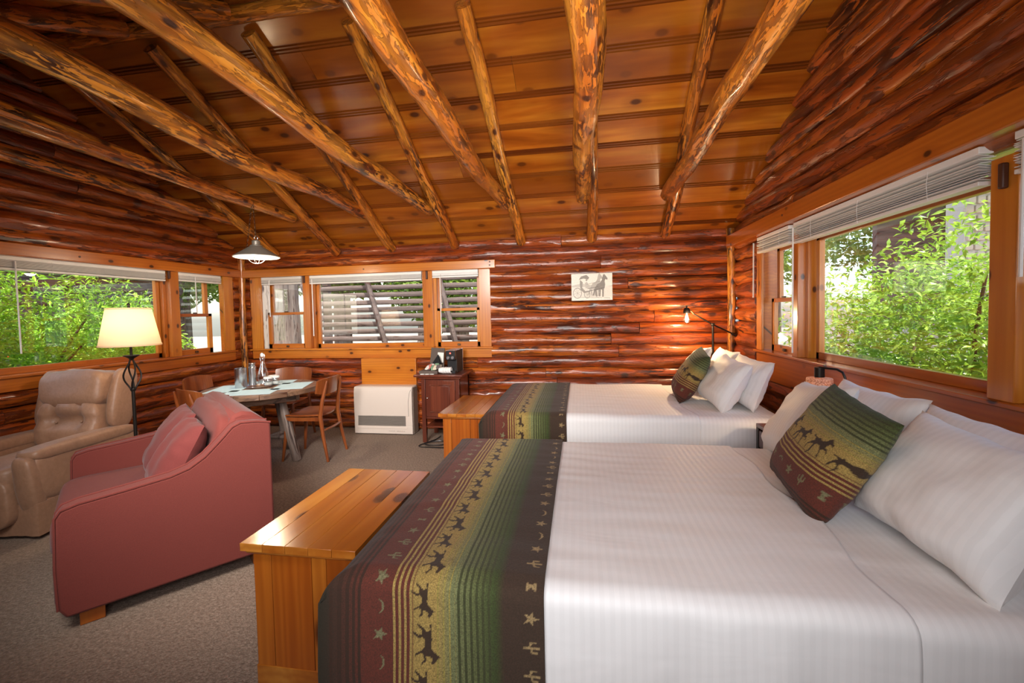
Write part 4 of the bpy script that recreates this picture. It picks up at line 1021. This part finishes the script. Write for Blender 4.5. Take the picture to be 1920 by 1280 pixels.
# ------------------------------------------------------------ cabinet with coffee things
def cabinet():
    x0, x1, y0, y1 = -1.745, -1.31, 4.60, 5.03
    t = thing('side_cabinet', 'dark cherry cabinet under the coffee maker', 'cabinet', ((x0+x1)/2, (y0+y1)/2, 0))
    obj('top', G().box(x0-.07, x1+.05, y0-.05, y1+.01, .735, .762), m_cab, t, world=True, bev=.008)
    obj('moulding', G().box(x0-.02, x1+.02, y0-.02, y1, .712, .735), m_cab, t, world=True, bev=.006)
    obj('carcass', G().box(x0, x1, y0+.02, y1, .26, .712), m_cab, t, world=True, bev=.003)
    for x in (x0+.022, x1-.022):
        for y in (y0+.022, y1-.022): obj('leg', G().box(x-.022, x+.022, y-.022, y+.022, 0, .712), m_cab, t, world=True, bev=.002)
    d = obj('door', G().box(x0+.05, x1-.05, y0+.004, y0+.02, .29, .69), m_cab, t, world=True, bev=.003)
    obj('door_panel', G().box(x0+.11, x1-.11, y0-.003, y0+.005, .35, .63), m_cab, d, world=True, bev=.008)
    for q in ((x0+.095, x1-.095, .335, .345), (x0+.095, x1-.095, .635, .645)): obj('bead', G().box(q[0], q[1], y0-.004, y0+.005, q[2], q[3]), m_cab, d, world=True, bev=.003)
    obj('latch', G().puff((x0+.068, y0-.006, .50), (.012,.010,.006), (1,1), 10, 8), m_chrome, d, world=True)
    obj('shelf', G().box(x0+.03, x1-.03, y0+.03, y1-.02, .16, .178), m_cab, t, world=True, bev=.002)
    zt = .762
    # leather caddy with raised back
    cx = -1.72; c0 = (-1.70, 4.72, zt)
    t = thing('coffee_caddy', 'brown leather caddy with a tall back board', 'caddy', (-1.66, 4.74, zt))
    obj('tray', G().box(-1.775, -1.56, 4.62, 4.86, zt+.0005, zt+.035), m_leather, t, world=True, bev=.004)
    g = G(); g.prism([(-1.735, zt+.03), (-1.56, zt+.03), (-1.545, zt+.265), (-1.705, zt+.275)], 4.86, 4.875, 'y'); obj('back_board', g, m_leather, t, world=True, bev=.003)
    obj('card', G().prism([(-1.635, zt+.10), (-1.565, zt+.10), (-1.555, zt+.215), (-1.625, zt+.22)], 4.852, 4.857, 'y'), m_paper, t, world=True, smooth=False)
    cols = [(.75,.72,.66), (.55,.15,.12), (.2,.32,.2), (.7,.6,.45), (.12,.1,.1), (.8,.78,.74)]
    pm = [plain(f'packet_{i}', c, .5) for i, c in enumerate(cols)]
    for i in range(10):
        px_, py_, pz = -1.70+(i % 5)*.028+random.uniform(-.008,.008), 4.70+(i//5)*.06, zt+.037+random.uniform(0,.02)
        R = Matrix.Rotation(random.uniform(-.7,.7), 3, 'Z')@Matrix.Rotation(random.uniform(.5,1.1), 3, 'X')
        g = G().puff((px_, py_, pz+.02), (.026,.034,.006), (.4,.8), 12, 6, R)
        single('sachet', g, pm[i % 6], f'small {["cream","red","green","tan","black","white"][i % 6]} sachet in the {"front" if i < 5 else "back"} row of the leather caddy, {["far left","left","middle","right","far right"][i % 5]}', 'sachet', (px_, py_, pz), 'sachets in the caddy')
    for i, x in enumerate((-1.72, -1.665, -1.61)):
        single('coffee_stirrer_pack', G().box(x-.022, x+.022, 4.575, 4.60, zt+.001, zt+.006), m_paper, f'flat white packet at the front edge of the cabinet, {("left","middle","right")[i]} of three', 'packet', (x, 4.587, zt), 'flat white packets')
    g = G().add([(-1.70,4.80,zt+.06),(-1.60,4.80,zt+.20),(-1.565,4.80,zt+.10),(-1.60,4.82,zt+.07),(-1.70,4.79,zt+.064),(-1.60,4.79,zt+.204),(-1.565,4.79,zt+.104),(-1.60,4.81,zt+.074)], [(0,1,2,3),(7,6,5,4),(0,4,5,1),(1,5,6,2),(2,6,7,3),(3,7,4,0)])
    single('folded_sleeve', g, m_black, 'black folded sleeve standing among the sachets', 'sleeve', (-1.63,4.80,zt+.06), smooth=False)
    # stack of foam cups lying on its side
    for i in range(4):
        x = -1.545+i*.028
        single('paper_cup', G().loft([[(x+dx, 4.64+r*math.cos(a), zt+.040+r*math.sin(a)*.98) for a in np.linspace(0, 2*PI, 20, endpoint=False)] for dx, r in ((0,.026),(.055,.038),(.057,.036),(.003,.024))], cap=False), m_white,
               f'white paper cup lying on its side, {("leftmost","second","third","rightmost")[i]} of the nested stack', 'cup', (x, 4.64, zt+.001), 'nested paper cups')
    # coffee maker
    mx0, mx1, my0, my1 = -1.475, -1.365, 4.66, 4.98
    t = thing('coffee_maker', 'slim black capsule coffee machine with a red light', 'coffee maker', ((mx0+mx1)/2, (my0+my1)/2, zt))
    obj('body', G().box(mx0, mx1, my0+.06, my1, zt, zt+.25), m_black, t, world=True, bev=.006)
    obj('brew_head', G().box(mx0, mx1, my0, my0+.08, zt+.15, zt+.25), m_black, t, world=True, bev=.006)
    obj('drip_tray', G().box(mx0, mx1, my0, my0+.08, zt, zt+.03), m_black, t, world=True, bev=.004)
    obj('side_panel', G().box(mx1, mx1+.004, my0+.06, my1, zt+.005, zt+.252), m_hdark, t, world=True)
    obj('steel_edge', G().box(mx1+.0, mx1+.006, my1-.02, my1, zt+.0, zt+.255), m_chrome, t, world=True)
    obj('top_plate', G().box(mx0, mx1, my0+.0, my1, zt+.25, zt+.256), m_chrome, t, world=True, bev=.002)
    for dx in (.03, .08): obj('knob', G().tube([(mx0+dx, my0+.002, zt+.175), (mx0+dx, my0-.008, zt+.175)], .016, 18), m_chrome, t, world=True)
    obj('indicator_light', G().tube([(mx0+.055, my0+.001, zt+.225), (mx0+.055, my0-.003, zt+.225)], .008, 12), bulb_mat('red_led', (1,.05,.03), 6), t, world=True)
    pts = [(-1.60,4.80,.02),(-1.62,4.70,.012),(-1.66,4.60,.012),(-1.70,4.53,.012),(-1.64,4.47,.014),(-1.55,4.47,.014),(-1.47,4.50,.014),(-1.45,4.56,.014),(-1.52,4.60,.022),(-1.62,4.57,.022),(-1.70,4.50,.016),(-1.72,4.42,.012),(-1.55,4.40,.012),(-1.40,4.40,.012)]
    sm = []
    for i in range(len(pts)-1):
        p0, p1, p2, p3 = [Vector(pts[max(0, min(len(pts)-1, i+k))]) for k in (-1,0,1,2)]
        for k in range(6):
            f = k/6; sm.append(.5*((2*p1)+(-p0+p2)*f+(2*p0-5*p1+4*p2-p3)*f*f+(-p0+3*p1-3*p2+p3)*f**3))
    single('power_cord', G().tube(sm, .006, 6), m_black, 'black cord coiled on the carpet under the dark cabinet', 'cord', (-1.6,4.5,0))
cabinet()
# ------------------------------------------------------------ outdoors
struct('ground', G().box(-40, 40, -40, 40, -.45, -.35), m_ground, smooth=False)['label'] = 'ground outdoors'
def leaves(cnt, fn, L, W, seed):
    rs = np.random.RandomState(seed); V = []; Fq = []
    for i in range(cnt):
        c, nrm = fn(rs); c = Vector(c)
        d = Vector((rs.normal(), rs.normal(), rs.normal()*.6-.15)).normalized()
        n_ = Vector((rs.normal()*.6, rs.normal()*.6, 1)).normalized(); s_ = d.cross(n_).normalized(); n_ = s_.cross(d)
        l = L*rs.uniform(.7, 1.3); w_ = W*rs.uniform(.8, 1.2); b = len(V)
        V += [c, c+d*l*.45+s_*w_+n_*w_*.35, c+d*l-n_*l*.12, c+d*l*.45-s_*w_+n_*w_*.35, c+d*l*.5]
        Fq += [(b, b+1, b+4), (b+1, b+2, b+4), (b+4, b+2, b+3), (b, b+4, b+3)]
    g = G(); g.v = [tuple(v) for v in V]; g.f = Fq; return g
def fast(name, g, mat, parent=None, kind='stuff', off=(0,0,0)):
    me = bpy.data.meshes.new(name); me.from_pydata(g.v, [], g.f); me.materials.append(mat)
    me.transform(Matrix.Translation(-Vector(off)))
    o = link(name, me)
    if parent: o.parent = parent
    if kind: o['kind'] = kind
    return o
def shrub(name, c, rad, cnt, L, W, mat, label, seed, stems=7, single_leaves=0, shell=.45, floor_z=-.35, group=None):
    t = thing(name, label, 'shrub', (c[0], c[1], floor_z), 0, group); rs0 = random.Random(seed)
    blobs = [(Vector((rs0.uniform(-1,1)*rad[0]*.6, rs0.uniform(-1,1)*rad[1]*.7, rs0.uniform(-.8,.85)*rad[2]*.8)), rs0.uniform(.35,.6)) for _ in range(22)]
    def fn(rs):
        b, s_ = blobs[rs.randint(len(blobs))]; v = Vector((rs.normal(), rs.normal(), rs.normal())).normalized()*(shell+(1-shell)*rs.rand())
        return (c[0]+b.x+v.x*s_*rad[0], c[1]+b.y+v.y*s_*rad[1], max(floor_z+.05, c[2]+b.z+v.z*s_*rad[2])), None
    fast('foliage', leaves(cnt, fn, L, W, seed), mat, t, off=t.location)
    for k in range(stems):
        b, s_ = blobs[k]; p0 = Vector((rs0.uniform(-.15,.15), rs0.uniform(-.2,.2), 0)); p3 = Vector((b.x, b.y, c[2]-floor_z+b.z))
        pts = [p0.lerp(p3, f)+Vector((noise.noise(Vector((f*2, k, 0))), noise.noise(Vector((k, f*2, 5))), 0))*.25*math.sin(PI*f) for f in np.linspace(0, 1, 8)]
        obj('stem', G().tube(pts, [.028*(1-.6*i/7) for i in range(8)], 6), m_stem, t)
    if single_leaves:
        rs = np.random.RandomState(seed+1)
        base = None
        for i in range(single_leaves):
            p, _ = fn(rs)
            if base is None:
                g = leaves(1, lambda r: ((0,0,0), None), L*1.1, W*1.1, 3); base = fast('leaf', g, mat, t, None)
                o = base
            else: o = base.copy(); C.objects.link(o)
            o.location = Vector(p)-t.location; o.rotation_euler = (rs.uniform(-.8,.8), rs.uniform(-.8,.8), rs.uniform(0, 6.28))
    return t
shrub('rhododendron', (3.6, 4.9, .75), (1.1, 2.0, 1.35), 34000, .085, .017, m_leafR, 'dense broad-leaved shrub filling the big right window', 5, 10, 240)
shrub('rhododendron', (3.3, 2.5, .35), (.8, 1.0, .9), 12000, .085, .017, m_leafR, 'lower broad-leaved shrub outside the right window, at its right edge', 9, 5)
shrub('bamboo_shrub', (-5.9, 3.1, .9), (.8, 1.4, 1.3), 30000, .085, .011, m_leafL, 'tall feathery green shrub outside the left window, left of the lamp shade', 11, 10)
shrub('bamboo_shrub', (-6.1, 5.0, .55), (.8, 1.1, 1.15), 22000, .085, .011, m_leafL, 'bright feathery shrub outside the left window, behind the lamp shade', 14, 8)
def tree(name, x, y, r, h, label, crown=None, seed=0, mat=None, cnt=5000):
    t = thing(name, label, 'tree', (x, y, -.35)); n = 30; rings = []
    for zi in range(25):
        z = h*zi/24; ring = []
        for k in range(40):
            a = 2*PI*k/40; rr_ = r*(1+.35*math.exp(-z/.35))*(1-.25*z/h)*(1+.09*noise.noise(Vector((math.cos(a)*6, math.sin(a)*6, z*1.2+seed))))
            ring.append((rr_*math.cos(a), rr_*math.sin(a), z))
        rings.append(ring)
    obj('trunk', G().loft(rings), m_bark, t)
    if crown:
        cz, cr = crown
        def fn(rs):
            v = Vector((rs.normal(), rs.normal(), rs.normal())).normalized()*rs.uniform(.5,1); return (x+v.x*cr, y+v.y*cr, cz+v.z*cr*.7), None
        fast('foliage', leaves(cnt, fn, .22, .06, seed), mat or m_leafD, t, off=t.location)
tree('pine_tree', -5.75, 7.6, .42, 7, 'thick grooved tree trunk outside the left end of the far window', (7.0, 2.2), 3)
tree('oak_tree', -3.6, 13.0, .25, 6, 'slim tree well behind the slatted screen', (2.6, 2.4), 5, cnt=9000)
tree('oak_tree', -7.2, 12.5, .25, 6, 'tree in the sun beyond the thick trunk', (3.4, 2.2), 8, cnt=6000)
tree('cedar_tree', 8.0, 9.0, .3, 8, 'pale-leaved tree against the stone house', (5.4, 1.8), 12, cnt=14000)
tree('cedar_tree', -11.5, 11.0, .3, 8, 'tree beyond the corner of the neighbour cabin', (3.6, 2.6), 15, cnt=9000)
# slatted screen behind the far window
t = thing('slatted_screen', 'weathered screen of horizontal boards with a slanting brace behind the far window', 'screen', (-1.4, 6.7, -.35))
for i in range(15):
    z = .58+i*.118
    g = wobble_log(4.9, .05, i*1.9, 8, .2, .12, lump=.25)
    o = obj('slat', g, m_ext, t); o.location = Vector((-4.3, 6.7, z))-t.location; o.scale = (1, .35, .78)
for x in (-4.2, -.1, .5): obj('upright', G().box(x-.05, x+.05, 6.75, 6.85, -.35, 2.4), m_ext, t, world=True)
for (xa, xb) in ((-3.48, -2.95), (-2.25, -1.80)):
    obj('brace', G().tube([(xa, 6.62, 2.35), (xb, 6.62, .45)], .045, 6), m_ext, t, world=True)
# lean-to brace seen through the narrow window
single('roof_brace', G().tube([(-4.35, 6.2, 2.15), (-3.95, 6.2, 1.35)], .05, 6), m_ext, 'diagonal brace crossing the upper left pane of the far window', 'brace', (-4.1, 6.2, 1.3))
# neighbour cabin outside the left window
t = thing('neighbour_cabin', 'grey log cabin with pale chinking seen through the left window', 'cabin', (-9.0, 5.0, -.35))
m_chink = plain('chinking', (.50,.47,.42), .9)
obj('wall', G().box(-9.2, -9.08, 0, 8.6, -.35, 3.0), m_chink, t, world=True, smooth=False)
for i in range(13):
    g = wobble_log(8.7, .115, i*2.7+1, 10, .35, .1, lump=.2); o = obj('log', g, m_ext, t)
    o.rotation_euler = (0, 0, PI/2); o.location = Vector((-9.02, -.05, -.2+i*.255))-t.location
obj('roof', G().prism([(-12, 4.4), (-8.3, 2.85), (-8.3, 2.95), (-12, 4.5)], -.5, 9.1, 'y') , m_ext, t, world=True, smooth=False)
# stone house up the slope outside the right window
t = thing('stone_house', 'brown house with stone pillars and porch posts beyond the right window', 'house', (9.5, 12.5, -.35))
obj('wall', G().box(8.2, 14.0, 13.8, 14.0, 0, 5.2), m_ext, t, world=True, smooth=False)
obj('roof', G().prism([(10.6, 5.1), (15.0, 6.6), (15.0, 6.8), (10.5, 5.3)], 7.6, 14.6, 'x'), m_ext, t, world=True, smooth=False)
obj('beam', G().box(7.8, 14.2, 11.4, 11.6, 4.1, 4.35), m_ext, t, world=True)
rs0 = random.Random(4)
for k, px_ in enumerate((8.6, 10.6)):
    pl = obj('stone_pillar', G().box(px_-.25, px_+.25, 11.2, 11.7, -.3, 4.1), m_chink, t, world=True, smooth=False)
    for r_ in range(22):
        z = -.25+r_*.2
        for c_ in range(3):
            x = px_-.27+c_*.18+(.04 if r_ % 2 else 0)
            obj('stone', G().puff((x+.09, 11.2, z+.09), (.085, .06, .088), (.5,.5), 8, 5), m_rock, pl, world=True)
for px_ in (9.3, 11.4, 12.6): obj('post', G().box(px_-.09, px_+.09, 11.4, 11.58, -.35, 4.1), m_ext, t, world=True)
obj('rail', G().tube([(8.9, 11.2, 2.2), (10.4, 10.6, 1.5), (12.5, 10.0, 2.2)], .06, 6), m_ext, t, world=True)
g = G(); n = 26; P = []
for i in range(n+1):
    for j in range(n+1):
        x = 5.2+9*i/n; y = 6.0+9*j/n; P.append((x, y, -.5+.42*max(0, (x-5.2)*.5+(y-6)*.45)*.6+.5*noise.noise(Vector((x*.9, y*.9, 0)))))
g.v = P; g.f = [(i*(n+1)+j, (i+1)*(n+1)+j, (i+1)*(n+1)+j+1, i*(n+1)+j+1) for i in range(n) for j in range(n)]
single('rocky_bank', g, m_rock, 'rocky bank rising behind the shrub toward the house', 'bank', (9, 10, -.4), ang=180)
# far woods: separate trees in a ring
for k in range(14):
    a = math.radians(20+k*11.5); d = 17+3*(k % 3)
    x, y = d*math.cos(a), d*math.sin(a)+2
    tree('forest_tree', x, y, .3, 8, 'distant woodland tree beyond the cabins', (4.0, 2.5), 30+k, cnt=3500)
for o in bpy.data.objects:
    if o.name.startswith('forest_tree'): o['group'] = 'distant woodland trees'
